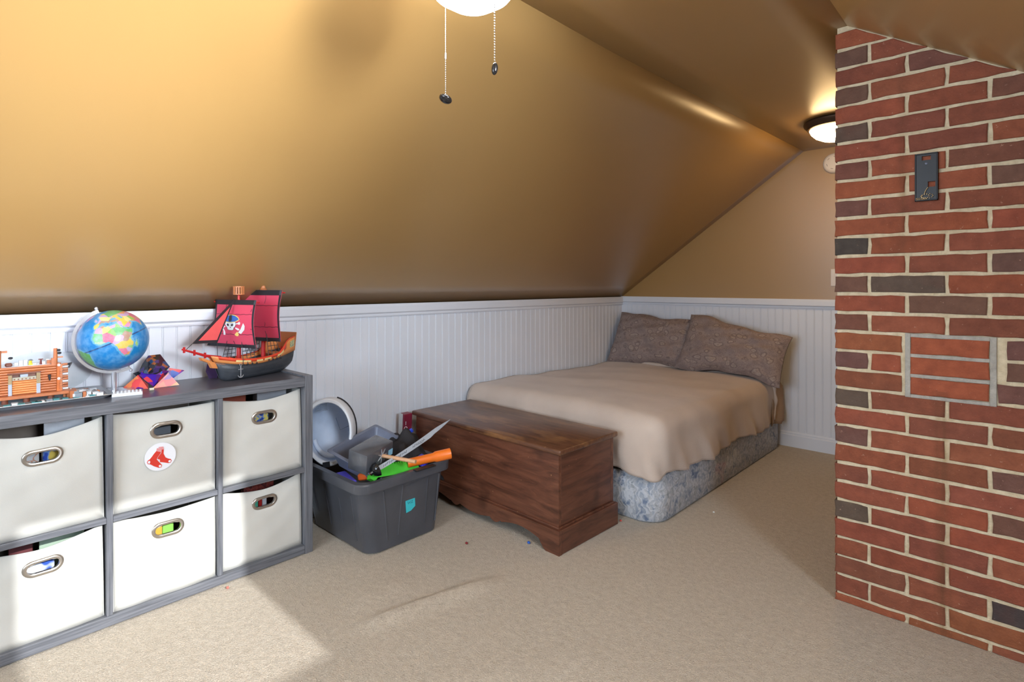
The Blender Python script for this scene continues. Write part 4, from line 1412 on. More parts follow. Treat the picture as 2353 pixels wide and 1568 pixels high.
# loose toys filling the tote
fill = [('purple_toy', 'violet plastic toy slab just inside the tote rim', (-2.20, 1.285, 0.286), (0.13, 0.05, 0.03), (0, R(4), R(-8)), rgb(92, 84, 206)),
        ('violet_ball_toy', 'violet toy knob beside the green blaster', (-2.04, 1.585, 0.335), (0.05, 0.05, 0.04), (0, R(20), R(30)), rgb(74, 64, 214)),
        ('teal_block', 'mint green toy piece near the tote corner', (-2.085, 1.262, 0.300), (0.05, 0.022, 0.014), (0, R(6), R(20)), rgb(88, 196, 160)),
        ('brown_case', 'dark olive toy case deep in the tote', (-2.13, 1.32, 0.268), (0.14, 0.10, 0.03), (0, 0, R(12)), rgb(70, 66, 56)),
        ('navy_case', 'navy blue toy case in the tote under the sword', (-2.085, 1.40, 0.262), (0.10, 0.18, 0.03), (0, 0, R(4)), rgb(44, 44, 78)),
        ('orange_block', 'orange toy barrel tip under the hammer handle', (-2.125, 1.335, 0.306), (0.06, 0.03, 0.03), (0, R(-8), R(40)), rgb(232, 104, 40)),
        ('dark_crate', 'dark grey toy crate buried at the bottom of tote', (-2.25, 1.47, 0.126), (0.36, 0.32, 0.225), (0, 0, 0), rgb(52, 52, 56))]
for nm, lb, c, s, ro, cl in fill:
    small_box(nm, lb, 'toy', c, s, ro, plain('toy_' + nm, cl, 0.4), bev=0.006)

# boxed game with red front leaning between tote and chest
gb = thing('boxed_game', 'dark red boxed game leaning on the wall behind the tote', 'game box', (-2.545, 1.843, 0.0), rot=(0, R(3), R(2)))
m = MB(); m.box(-0.022, 0.022, -0.028, 0.03, 0.0, 0.435, bev=0.003); m.obj('box', plain('crimson_print', rgb(126, 36, 58), 0.35, var=0.15), gb)
m = MB(); m.box(-0.024, 0.010, -0.030, -0.0275, 0.0, 0.437, bev=0.0008); m.obj('spine', plain('pale_card', rgb(196, 198, 200), 0.5), gb)
def text_mesh(txt, size, name, mat, parent, M, ext=0.0004):
    cu = bpy.data.curves.new(name, 'FONT'); cu.body = txt; cu.size = size; cu.extrude = ext; cu.align_x = 'CENTER'
    ob = bpy.data.objects.new(name + '_curve', cu)
    COL.objects.link(ob)
    dg = bpy.context.evaluated_depsgraph_get()
    me = bpy.data.meshes.new_from_object(ob.evaluated_get(dg))
    bpy.data.objects.remove(ob)
    me.transform(M)
    me.materials.clear(); me.materials.append(mat)
    o = bpy.data.objects.new(name, me)
    COL.objects.link(o); o.parent = parent
    return o
for i, (ch, cl) in enumerate((('I', rgb(236, 236, 236)), ('O', rgb(236, 236, 236)), ('X', rgb(216, 196, 60)), ('I', rgb(236, 236, 236)))):
    text_mesh(ch, 0.030, 'letter', plain('letter_%d' % (0 if ch != 'X' else 1), cl, 0.5), gb, axes((0.0232, -0.016, 0.375 - i * 0.028), (0, 1, 0), (0, 0, 1), (1, 0, 0)))

# tiny bits on the carpet
for nm, lb, c, s, cl in (('red_bead', 'tiny dark red bit lying on carpet by the tote', (-1.805, 1.647, 0.006), 0.007, rgb(130, 24, 34)),
                         ('blue_bead', 'tiny blue toy bit under the chest apron', (-1.606, 1.838, 0.006), 0.008, rgb(40, 96, 190)),
                         ('pink_bead', 'tiny coral bit on carpet at the cube organizer base', (-2.200, 0.790, 0.006), 0.006, rgb(236, 110, 96)),
                         ('white_crumb', 'tiny white crumb on carpet beside the box spring', (-1.14, 2.72, 0.005), 0.006, rgb(226, 222, 214)),
                         ('coral_bead', 'tiny red bit on carpet at the box spring corner', (-1.43, 2.315, 0.005), 0.006, rgb(214, 80, 70))):
    m = MB(); m.ball((0, 0, 0), s, 8, 6, sc=(1, 0.8, 0.7))
    mount(nm, lb, 'debris', c, plain('bit_' + nm, cl, 0.4), m, 60)

# ================================================================== PIRATE SHIP
sb = Vector((0.316, -0.949, 0)).normalized()       # toward the bow
ss = Vector((0.949, 0.316, 0)).normalized()        # toward the room
SO = Vector((-2.447, 0.965, ZT))
ship = thing('toy_pirate_ship', 'toy pirate ship with red sails and black hull on shelf end', 'toy ship', tuple(SO))
MS = axes((0, 0, 0), sb, ss * -1, (0, 0, 1))       # local x bow, y port (away), z up
HULL = plain('hull_charcoal', rgb(62, 66, 72), 0.45, var=0.18, vs=30, bump=0.3, bs=60)
TANP = plain('ship_tan', rgb(196, 124, 78), 0.42, var=0.06)
TANL = plain('ship_light_orange', rgb(226, 146, 84), 0.42, var=0.05)
REDP = plain('ship_red', rgb(196, 40, 42), 0.35, var=0.06)
ORR = plain('ship_orange_red', rgb(222, 74, 46), 0.38, var=0.05)
YEL = plain('ship_cream_panel', rgb(236, 214, 150), 0.5, var=0.04)
BLKS = plain('rigging_black', rgb(40, 40, 46), 0.5)
def hb(u):    # half beam at deck
    t = (u + 0.205) / 0.375
    return 0.048 + 0.016 * math.sin(pi * min(1, t * 1.15)) if t < 0.55 else max(0.004, 0.0625 * max(0.0, math.cos((t - 0.55) / 0.45 * pi / 2)) ** 0.62)
def sheer(u):  # top of the dark hull
    return 0.065 + 0.020 * ((max(0, -u)) / 0.2) ** 1.5 * 1.6 + 0.022 * (max(0, u) / 0.17) ** 2
us = [-0.205 + 0.375 * i / 22 for i in range(23)]
def hull_ring(u):
    b, s_ = hb(u), sheer(u)
    kz = 0.0 + 0.03 * max(0, (-0.12 - u) / 0.085) ** 2 + 0.012 * max(0, (u - 0.12) / 0.05) ** 2
    out = []
    for i in range(9):
        t = -1 + 2 * i / 8
        a = abs(t)
        y = b * (t / a if a else 0) * (a ** 0.45) if a else 0
        z = kz + (s_ - kz) * (a ** 2.2)
        out.append((u + (0.012 * (1 - a) * 0 - 0.03 * (1 - a ** 2.2) * sstep(0.10, 0.17, u)), y, z))
    return out
m = MB()
vs = [p for u in us for p in hull_ring(u)]
fs = []
for i in range(len(us) - 1):
    for j in range(8):
        a = i * 9 + j
        fs.append((a, a + 1, a + 10, a + 9))
fs.append(tuple(range(8, -1, -1)))
m.add(vs, fs, MS)
m.obj('hull', HULL, ship, smooth=60, solid=0.002)
# planking lines
for zf in (0.25, 0.45, 0.65, 0.85):
    for s_ in (1, -1):
        m = MB()
        pts = []
        for u in us[1:-1]:
            a = zf ** (1 / 2.2)
            kz = 0.03 * max(0, (-0.12 - u) / 0.085) ** 2 + 0.012 * max(0, (u - 0.12) / 0.05) ** 2
            pts.append((u - 0.03 * (1 - zf) * sstep(0.10, 0.17, u), s_ * (hb(u) * a ** 0.45 + 0.001), kz + (sheer(u) - kz) * zf))
        m.tube(pts, 0.0009, 4, M=MS)
        m.obj('strake', HULL, ship)
# bulwark band (tan), its orange top band, and cream panels
def wall_h(u):
    return 0.021 + 0.042 * sstep(-0.10, -0.165, u) + 0.006 * sstep(0.10, 0.17, u)
def bul(u, s_, f, o=0.0):
    return (u + 0.018 * sstep(0.13, 0.17, u) * f, s_ * (hb(u) + 0.002 + o + 0.004 * f), sheer(u) - 0.004 + wall_h(u) * f)
for s_ in (1, -1):
    m = MB(); m.grid(lambda a, b: bul(us[0] + a * 0.375, s_, b), 44, 3, MS); m.obj('bulwark', TANL, ship, smooth=60, solid=0.003)
    m = MB(); m.grid(lambda a, b: bul(-0.145 + a * 0.30, s_, 0.52 + 0.5 * b, 0.0018), 30, 2, MS); m.obj('bulwark_band', ORR, ship, smooth=60, solid=0.002)
    for (ua, ub) in ((0.045, 0.105), (-0.012, 0.018), (-0.055, -0.02), (-0.128, -0.092)):
        m = MB(); m.grid(lambda a, b: bul(ua + a * (ub - ua), s_, 0.46 + 0.34 * b, 0.0034), 5, 1, MS); m.obj('cream_panel', YEL, ship, solid=0.001)
    m = MB(); m.tube([bul(-0.2 + 0.33 * i / 20, s_, 1.03) for i in range(21)], 0.0028, 6, M=MS); m.obj('top_rail', ORR, ship, smooth=60)
m = MB(); m.grid(lambda a, b: (-0.206 - 0.008 * b, (2 * a - 1) * (hb(-0.205) + 0.003 + 0.003 * b), sheer(-0.205) - 0.006 + 0.084 * b), 6, 3, MS); m.obj('transom', TANP, ship, solid=0.003)
for q in (-0.028, 0.0, 0.028):
    m = MB(); m.box(-0.2165, -0.2135, q - 0.006, q + 0.006, sheer(-0.205) + 0.034, sheer(-0.205) + 0.06, M=MS); m.obj('stern_window', plain('stern_pane', rgb(150, 176, 150), 0.3), ship)
m = MB(); m.grid(lambda a, b: (us[1] + a * 0.36, (2 * b - 1) * hb(us[1] + a * 0.36) * 0.97, sheer(us[1] + a * 0.36) - 0.008), 26, 4, MS); m.obj('deck', plain('deck_brown', rgb(150, 92, 58), 0.5), ship, solid=0.003)
# raised stern side plate with emblem, on the room side
m = MB(); m.grid(lambda a, b: bul(-0.198 + a * 0.028, -1, 0.36 + 0.46 * b, 0.003), 4, 2, MS); m.obj('side_badge', m_print('badge_print', rgb(150, 170, 140), rgb(226, 210, 150), rgb(120, 140, 130), 90), ship, solid=0.001)
# prow
m = MB(); m.prism([(0.13, 0.075), (0.165, 0.080), (0.215, 0.104), (0.228, 0.108), (0.222, 0.096), (0.19, 0.082), (0.178, 0.060), (0.15, 0.055)], -0.008, 0.008, M=MS @ RX(R(90))); m.obj('prow', TANL, ship)
m = MB(); m.tube([(0.135, 0, 0.098), (0.20, 0, 0.112), (0.30, 0, 0.148)], [0.0062, 0.0055, 0.0035], 8, M=MS)
for u_, z_ in ((0.205, 0.114), (0.25, 0.130), (0.292, 0.145)):
    m.box(u_ - 0.003, u_ + 0.003, -0.003, 0.003, z_ - 0.011, z_ + 0.011, M=MS)
m.obj('bowsprit', REDP, ship, smooth=40)
# masts
FM, AM = 0.05, -0.075
for (u_, zt) in ((FM, 0.352), (AM, 0.372)):
    m = MB(); m.tube([(u_, 0, 0.05), (u_, 0, 0.20), (u_, 0, zt)], [0.0105, 0.0075, 0.005], 10, M=MS); m.obj('mast', REDP, ship, smooth=40)
# sails
SAILM = None
def m_sail():
    t = NT('sail_red')
    v = t.coord()
    f = t.noise(v, 7, 2)
    t.set(col=t.ramp(f, [(0.3, rgb(216, 66, 98)), (0.7, rgb(226, 84, 106))]), rough=0.5)
    return t.mat
SAIL = m_sail()
def sail_fn(u0, zt, zb, wt, wb, belly, topdrop=0.004):
    def f(a, b):   # a -1..1 across (room side +), b 0 top ..1 bottom
        wv = wt + (wb - wt) * b ** 1.5
        narrow = 1 - 0.10 * math.sin(pi * min(1, b)) * abs(a)
        x = u0 + 0.012 + belly * math.sin(pi * min(1, b * 0.9 + 0.05)) * (1 - 0.5 * a * a) + 0.022 * b ** 3 * abs(a) ** 3
        z = zt - topdrop * a * a * 0 + (zb - zt) * b - 0.004 * (1 - a * a) * b
        return (x, -a * wv * narrow, z)
    return f
def make_sail(name, f, parent, cracks):
    m = MB(); m.grid(lambda u, v: f(2 * u - 1, v), 20, 18, MS)
    s_ = m.obj(name, SAIL, ship, smooth=180, solid=0.0015)
    # black border as its own strip
    def strip(a0, a1, b0, b1, off=0.0016):
        mm = MB(); mm.grid(lambda u, v: (lambda p: (p[0] + off, p[1], p[2]))(f(a0 + (a1 - a0) * u, b0 + (b1 - b0) * v)), 18, 18, MS)
        mm.obj('sail_border', BLKS, s_, smooth=180, solid=0.0012)
    bw = 0.085
    strip(-1.0, -1 + bw, 0, 1); strip(1 - bw, 1.0, 0, 1); strip(-1, 1, 0, 0.10, 0.0022); strip(-1, 1, 0.93, 1.0, 0.0022)
    for b in (0.30, 0.72):
        mm = MB(); mm.tube([(lambda p: (p[0] + 0.0018, p[1], p[2]))(f(-0.9 + 1.8 * i / 20, b + 0.006 * math.sin(i * 1.9))) for i in range(21)], 0.0008, 4, M=MS)
        mm.obj('seam', BLKS, s_)
    for (a, b0, b1) in cracks:
        mm = MB(); mm.tube([(lambda p: (p[0] + 0.0018, p[1], p[2]))(f(a + 0.02 * math.sin(i), b0 + (b1 - b0) * i / 4)) for i in range(5)], [0.0003, 0.0007, 0.0008, 0.0009, 0.0010], 4, M=MS)
        mm.obj('tear_line', BLKS, s_)
    return s_
ff = sail_fn(FM, 0.332, 0.136, 0.122, 0.146, 0.020)
fs_ = make_sail('fore_sail', ff, ship, [(-0.4, 0.1, 0.24), (0.0, 0.98, 0.86), (0.5, 0.98, 0.92), (0.86, 0.62, 0.60), (0.85, 0.18, 0.24)])
fa = sail_fn(AM, 0.372, 0.152, 0.130, 0.146, 0.016)
make_sail('main_sail', fa, ship, [(0.3, 0.1, 0.26), (0.3, 0.62, 0.70), (0.3, 0.98, 0.80)])
for f_, nm in ((ff, 'yard'), (fa, 'yard')):
    p, q = f_(-1.12, 0.05), f_(1.12, 0.05)
    m = MB(); m.tube([(p[0] - 0.002, p[1], p[2]), (q[0] - 0.002, q[1], q[2])], 0.003, 6, M=MS); m.obj(nm, REDP, ship, smooth=60)
# skull emblem printed on the fore sail
def emb(x, y):      # pixel in the emblem crop -> sail a,b
    return (x - 600) / 640.0 * 1.06, 0.02 + (y - 60) / 1400.0 * 1.0
def emblem(pts, mat, off, name):
    m = MB()
    vs = []
    for p in pts:
        a, b = emb(*p)
        q = ff(a, b)
        vs.append((q[0] + off, q[1], q[2]))
    n_ = len(vs)
    m.add(vs + [(v[0] - 0.0006, v[1], v[2]) for v in vs], [tuple(range(n_))] + [(i, (i + 1) % n_, n_ + (i + 1) % n_, n_ + i) for i in range(n_)], MS)
    o = m.obj(name, mat, fs_)
    bm = bmesh.new(); bm.from_mesh(o.data); bmesh.ops.triangulate(bm, faces=bm.faces); bm.to_mesh(o.data); bm.free()
    return o
EW = plain('emblem_white', rgb(232, 236, 240), 0.5, var=0.01); EB = plain('emblem_blue', rgb(52, 104, 184), 0.5, var=0.05); EK = plain('emblem_black', rgb(50, 46, 50), 0.5); EY = plain('emblem_yellow', rgb(240, 212, 120), 0.5)
skull = [(425, 690), (700, 680), (712, 740), (690, 800), (650, 845), (640, 900), (600, 915), (520, 912), (478, 890), (480, 845), (440, 800), (418, 745)]
emblem([(x + (x - 565) * 0.05, y + (y - 800) * 0.05) for x, y in skull], EK, 0.0026, 'skull_outline')
for bn in ([(275, 690), (310, 672), (340, 695), (405, 725), (400, 760), (330, 735), (290, 745)], [(705, 715), (770, 700), (800, 665), (830, 690), (825, 740), (800, 755), (770, 735), (705, 745)], [(690, 835), (730, 840), (790, 870), (800, 905), (760, 920), (690, 870)], [(240, 800), (300, 830), (395, 800), (415, 820), (350, 870), (395, 960), (405, 1050), (380, 1075), (345, 1060), (350, 1010), (350, 940), (290, 870)]):
    emblem(bn, EW, 0.0024, 'bone')
emblem(skull, EW, 0.0032, 'skull')
for ey in ([(470, 725), (520, 735), (525, 795), (490, 800), (468, 770)], [(585, 745), (640, 725), (645, 775), (615, 800), (580, 785)]):
    emblem(ey, EK, 0.0038, 'eye_socket')
emblem([(555, 835), (565, 815), (578, 835), (572, 850), (560, 850)], EK, 0.0038, 'nose')
emblem([(325, 640), (370, 580), (420, 560), (450, 480), (520, 465), (620, 460), (700, 480), (780, 530), (820, 600), (780, 640), (700, 680), (560, 700), (430, 690)], EY, 0.0036, 'hat_trim')
emblem([(345, 636), (385, 595), (440, 565), (465, 500), (515, 485), (620, 480), (690, 498), (765, 545), (800, 598), (700, 660), (560, 676), (440, 668)], EB, 0.0042, 'hat')
emblem([(535, 475), (600, 470), (605, 620), (575, 665), (530, 660), (515, 600)], EK, 0.0048, 'hat_front')
emblem([(915, 705), (955, 790), (935, 900), (830, 1020), (755, 980), (830, 890)], EW, 0.0026, 'cutlass_blade')
emblem([(740, 950), (770, 1040), (740, 1090), (690, 1085), (655, 1045), (700, 990)], EY, 0.0026, 'cutlass_hilt')
# jib sail with dark border
j0, j1, j2 = Vector((0.262, -0.004, 0.166)), Vector((0.155, -0.004, 0.160)), Vector((0.072, -0.002, 0.336))
cj = (j0 + j1 + j2) / 3
m = MB(); m.add([MS @ (p + Vector((0, 0.0015 * s_, 0))) for s_ in (1, -1) for p in (j0, j1, j2)], [(0, 1, 2), (5, 4, 3), (0, 3, 4, 1), (1, 4, 5, 2), (2, 5, 3, 0)])
jb = m.obj('jib_sail', BLKS, ship)
m = MB(); pts = [cj + (p - cj) * 0.74 + Vector((0, 0, -0.004)) for p in (j0, j1, j2)]
m.add([MS @ (p + Vector((0, 0.0026 * s_, 0))) for s_ in (1, -1) for p in pts], [(0, 1, 2), (5, 4, 3), (0, 3, 4, 1), (1, 4, 5, 2), (2, 5, 3, 0)])
m.obj('jib_panel', plain('jib_coral', rgb(228, 92, 92), 0.5, var=0.04), jb)
m = MB(); m.tube([(0.262, -0.004, 0.166), (0.285, 0, 0.145)], 0.0012, 5, M=MS); m.tube([(0.155, -0.004, 0.160), (0.150, 0, 0.105)], 0.0012, 5, M=MS); m.obj('rigging_rope', BLKS, ship)
# shrouds: rope nets each side of both masts
for (u_, zt) in ((FM, 0.30), (AM, 0.32)):
    for s_ in (1, -1):
        m = MB()
        k = 4
        bots = [(u_ - 0.034 + 0.022 * i, s_ * (hb(u_) + 0.008), sheer(u_) - 0.002) for i in range(k)]
        tops = [(u_ - 0.006 + 0.004 * i, s_ * 0.008, zt) for i in range(k)]
        for a, b in zip(bots, tops):
            m.tube([a, b], 0.0015, 4, M=MS)
            m.ball(a, 0.0040, 6, 4, M=MS)
        for r_ in range(1, 12):
            t = r_ / 13
            m.tube([tuple(bots[0][i] + (tops[0][i] - bots[0][i]) * t for i in range(3)), tuple(bots[-1][i] + (tops[-1][i] - bots[-1][i]) * t for i in range(3))], 0.0012, 4, M=MS)
        m.obj('shroud_net', BLKS, ship)
# crow's nest with slats, main top
cn = MB(); cn.lathe([(0.0, 0.352), (0.016, 0.352), (0.022, 0.354), (0.022, 0.357), (0.0, 0.357)], 20, M=MS @ T(FM, 0, 0))
nest = cn.obj('crows_nest', TANP, ship, smooth=40)
m = MB(); m.lathe([(0.0190, 0.385), (0.0225, 0.385), (0.0225, 0.389), (0.0190, 0.389), (0.0190, 0.385)], 20, M=MS @ T(FM, 0, 0)); m.obj('nest_rim', TANP, nest, smooth=40)
for i in range(14):
    a = 2 * pi * i / 14
    m = MB(); m.box(-0.0011, 0.0011, -0.0026, 0.0026, 0.357, 0.386, M=MS @ T(FM, 0, 0) @ RZ(a) @ T(0.0208, 0, 0)); m.obj('nest_slat', TANP, nest)
m = MB(); m.lathe([(0.0, 0.372), (0.014, 0.372), (0.016, 0.376), (0.010, 0.380), (0.008, 0.392), (0.0045, 0.394), (0.003, 0.412), (0.0, 0.414)], 14, M=MS @ T(AM, 0, 0)); m.obj('mast_finial', TANP, ship, smooth=40)
# anchor
m = MB()
ua = 0.085
ya = -(hb(ua) + 0.004)
def an(a, b): return (ua + a, ya - 0.0 + 0.010 * (0.05 - b) * 0, b)
m.tube([an(0, 0.060), an(0, 0.014)], 0.0022, 6, M=MS); m.tube([an(-0.011, 0.046), an(0.011, 0.046)], 0.0020, 6, M=MS)
m.tube([an(-0.013, 0.022), an(-0.008, 0.015), an(0, 0.012), an(0.008, 0.015), an(0.013, 0.022)], [0.001, 0.0022, 0.0024, 0.0022, 0.001], 6, M=MS)
m.tube([an(0.005 * math.cos(t), 0.065 + 0.005 * math.sin(t)) for t in [i * pi / 4 for i in range(8)]], 0.0012, 5, M=MS, closed=True)
m.obj('anchor', plain('anchor_silver', rgb(206, 210, 216), 0.3, 0.6), ship, smooth=60)
# cannon on deck
m = MB(); m.lathe([(0.0, -0.026), (0.008, -0.026), (0.009, -0.01), (0.0075, 0.022), (0.009, 0.026), (0.005, 0.026), (0.0, 0.016)], 12, M=MS @ T(0.105, -0.012, 0.088) @ RX(R(80))); m.obj('cannon', BLKS, ship, smooth=40)
m = MB(); m.box(0.098, 0.112, -0.024, 0.002, 0.058, 0.082, bev=0.002, M=MS); m.obj('cannon_carriage', REDP, ship)
m = MB(); m.box(-0.175, -0.115, -0.04, 0.04, 0.085, 0.089, M=MS); m.obj('stern_deck', TANP, ship)
m = MB(); m.tube([(-0.13, -0.032, 0.06), (-0.15, -0.032, 0.115)], 0.004, 6, M=MS); m.obj('stern_post', REDP, ship)

# ================================================================== GLOBE
GR = 0.109
gc = Vector((-2.447, 0.484, 0.948))
globe = thing('desk_globe', 'blue political desk globe on a chrome arm and stem', 'globe', (gc.x, gc.y, ZT))
gl = Vector((0, 0, gc.z - ZT))
vv = Vector((gc.x, gc.y, 0)).normalized()
left = Vector((-vv.y, vv.x, 0))
pole = (Vector((0, 0, 1)) * math.cos(R(24)) + left * math.sin(R(24)) - vv * 0.0).normalized()
front = -vv; front = (front - pole * front.dot(pole)).normalized()
east = pole.cross(front).normalized()
def ll(lat, lon):
    a, b = R(lat), R(lon - 12)
    return front * (math.cos(a) * math.cos(b)) + east * (math.cos(a) * math.sin(b)) + pole * math.sin(a)
AFR = [(36, -6), (37, 10), (33, 11), (31, 20), (31, 32), (22, 37), (12, 43), (11, 51), (3, 46), (-5, 39), (-15, 41), (-25, 34), (-34, 26), (-34, 18), (-22, 14), (-10, 13), (0, 9), (5, 5), (5, -8), (10, -15), (20, -17), (28, -12)]
EUA = [(36, -9), (43, -9), (46, -1), (50, 2), (55, 8), (58, 6), (63, 6), (70, 20), (70, 40), (73, 70), (76, 100), (72, 140), (66, 178), (60, 160), (50, 140), (40, 122), (30, 122), (20, 108), (10, 105), (8, 98), (20, 92), (16, 82), (8, 77), (20, 72), (25, 62), (27, 56), (22, 59), (13, 45), (22, 39), (30, 33), (36, 36), (37, 28), (41, 26), (38, 22), (42, 18), (45, 13), (40, 17), (44, 9), (42, 3), (37, -2)]
SAM = [(10, -72), (5, -52), (-5, -35), (-23, -42), (-35, -56), (-54, -68), (-18, -71), (-5, -81)]
GRE = [(60, -44), (70, -22), (82, -20), (80, -60), (70, -54)]
MAD = [(-12, 49), (-25, 47), (-22, 43), (-16, 44)]
GBR = [(50, -5), (51, 1), (58, -3), (56, -6)]
NAM = [(50, -56), (60, -64), (75, -80), (70, -140), (50, -125), (30, -115), (16, -95), (25, -82), (42, -70)]
AUS = [(-12, 132), (-20, 148), (-38, 148), (-32, 116), (-22, 114)]
def inp(lat, lon, pl):
    c = False
    n_ = len(pl)
    for i in range(n_):
        y1, x1 = pl[i]; y2, x2 = pl[(i + 1) % n_]
        if (y1 > lat) != (y2 > lat) and lon < (x2 - x1) * (lat - y1) / (y2 - y1) + x1:
            c = not c
    return c
PAL = [rgb(236, 206, 80), rgb(226, 150, 196), rgb(150, 204, 96), rgb(206, 170, 218), rgb(240, 160, 80), rgb(110, 190, 110), rgb(232, 120, 150), rgb(176, 214, 150), rgb(244, 226, 140), rgb(190, 150, 130)]
rr = random.Random(12)
seeds = [(rr.uniform(-35, 62), rr.uniform(-18, 110), rr.randrange(len(PAL))) for _ in range(75)]
NLA, NLO = 150, 300
vs, fs, cols = [], [], []
for i in range(NLA + 1):
    la = -90 + 180 * i / NLA
    for j in range(NLO):
        vs.append(gl + ll(la, -180 + 360 * j / NLO) * GR)
for i in range(NLA):
    for j in range(NLO):
        fs.append((i * NLO + j, i * NLO + (j + 1) % NLO, (i + 1) * NLO + (j + 1) % NLO, (i + 1) * NLO + j))
        la, lo = -90 + 180 * (i + 0.5) / NLA, -180 + 360 * (j + 0.5) / NLO
        land = any(inp(la, lo, p_) for p_ in (AFR, EUA, SAM, GRE, MAD, GBR, NAM, AUS)) and not (41 < la < 46 and 28 < lo < 41) and not (37 < la < 47 and 49 < lo < 54)
        if land:
            if la > 52 and lo > 30: c = rgb(120, 190, 116)
            elif lo < -30: c = rgb(110, 180, 90) if la < 20 else rgb(226, 150, 196)
            else: c = PAL[min(seeds, key=lambda s_: ((s_[0] - la)) ** 2 + ((s_[1] - lo) * math.cos(R(la))) ** 2)[2]]
        else:
            near = any(inp(la + da, lo + do, p_) for da, do in ((3.5, 0), (-3.5, 0), (0, 3.5), (0, -3.5)) for p_ in (AFR, EUA, SAM, MAD, GBR))
            c = rgb(104, 176, 214) if near else rgb(24, 136, 208)
            if abs(la) < 0.95: c = rgb(20, 70, 130)
        cols.append(tuple(x * 0.8 for x in c[:3]) + (1,))
m = MB(); m.add(vs, fs)
gs = m.obj('map_sphere', plain('tmp', rgb(0, 0, 0)), globe, smooth=180, fix=False)
at = gs.data.color_attributes.new('map', 'FLOAT_COLOR', 'CORNER')
buf = []
for f_, c in zip(gs.data.polygons, cols):
    buf += list(c) * f_.loop_total
at.data.foreach_set('color', buf)
t = NT('printed_globe_map')
an_ = t.n('ShaderNodeAttribute', attribute_name='map')
vr = t.noise(t.coord(), 60, 3)
t.set(col=t.mix(t.ramp(vr, [(0.4, (0, 0, 0)), (0.75, (0.25, 0.25, 0.25))]), an_.outputs['Color'], rgb(170, 206, 226)), rough=0.3, coat=0.15)
gs.data.materials.clear(); gs.data.materials.append(t.mat)
CHR = plain('chrome', rgb(206, 210, 218), 0.2, 0.65, 0.03)
# meridian arm: half circle from pole to pole on the left / bottom side
m = MB()
dirs = []
side_v = (left - pole * left.dot(pole)).normalized()
for i in range(33):
    a = pi * i / 32
    dirs.append(gl + (pole * math.cos(a) + side_v * math.sin(a)) * (GR + 0.011))
vs, fs = [], []
for k, p_ in enumerate(dirs):
    r_ = (p_ - gl).normalized()
    wdt = front * 0.004
    for (o_, s_) in ((-0.007, -1), (0.003, -1), (0.003, 1), (-0.007, 1)):
        vs.append(p_ + r_ * o_ + wdt * s_)
for k in range(32):
    for j in range(4):
        fs.append((k * 4 + j, k * 4 + (j + 1) % 4, k * 4 + 4 + (j + 1) % 4, k * 4 + 4 + j))
m.add(vs, fs)
m.obj('meridian_arm', CHR, globe, smooth=40)
for s_ in (1, -1):
    m = MB()
    m.tube([gl + pole * s_ * GR * 0.99, gl + pole * s_ * (GR + 0.018)], 0.003, 8)
    m.ball(tuple(gl + pole * s_ * (GR + 0.018)), 0.006, 8, 6)
    m.obj('pivot', CHR, globe, smooth=60)
low = gl.z - GR - 0.011
m = MB(); m.tube([(0, 0, 0.008), (0, 0, low + 0.002)], 0.0085, 12); m.obj('stem', CHR, globe, smooth=60)
m = MB(); m.lathe([(0.0, 0.0), (0.068, 0.0), (0.070, 0.003), (0.066, 0.007), (0.012, 0.010), (0.0, 0.010)], 36); m.obj('base', CHR, globe, smooth=40)

# ================================================================== STAR PUZZLE
def m_star(name, cs, sc):
    t = NT(name)
    v = t.coord()
    vo = t.n('ShaderNodeTexVoronoi'); vo.inputs['Scale'].default_value = sc; vo.inputs['Randomness'].default_value = 1.0
    t.l(v, vo.inputs['Vector'])
    sepc = t.n('ShaderNodeSeparateColor'); t.l(vo.outputs['Color'], sepc.inputs[0])
    t.set(col=t.ramp(sepc.outputs[0], [(i / len(cs), c) for i, c in enumerate(cs)]), rough=0.12, coat=0.6)
    for e in t.t.nodes:
        if e.bl_idname == 'ShaderNodeValToRGB': e.color_ramp.interpolation = 'CONSTANT'
    return t.mat
ST1 = m_star('puzzle_dark_print', [rgb(44, 40, 46), rgb(70, 54, 110), rgb(60, 60, 66), rgb(160, 90, 50), rgb(46, 74, 110), rgb(40, 36, 40)], 60)
ST2 = m_star('puzzle_coral_print', [rgb(232, 82, 84), rgb(236, 104, 88), rgb(110, 44, 140), rgb(234, 92, 100), rgb(240, 140, 90)], 34)
ST3 = m_star('puzzle_violet_print', [rgb(70, 36, 160), rgb(120, 40, 150), rgb(40, 90, 190), rgb(220, 70, 80), rgb(90, 40, 120)], 46)
star = thing('star_puzzle', 'glossy purple and coral star-shaped magnetic puzzle on the shelf', 'puzzle', (-2.485, 0.622, ZT), R(20))
def tet(name, pts, mat):
    m = MB(); m.add(pts, [(0, 1, 2), (0, 3, 1), (1, 3, 2), (2, 3, 0)]); m.obj(name, mat, star)
def poly_hull(pts, name, mat):
    bm = bmesh.new()
    for p_ in pts: bm.verts.new(p_)
    r_ = bmesh.ops.convex_hull(bm, input=bm.verts)
    me = bpy.data.meshes.new(name); bm.to_mesh(me); bm.free()
    me.materials.append(mat)
    o = bpy.data.objects.new(name, me); COL.objects.link(o); o.parent = star
    return o
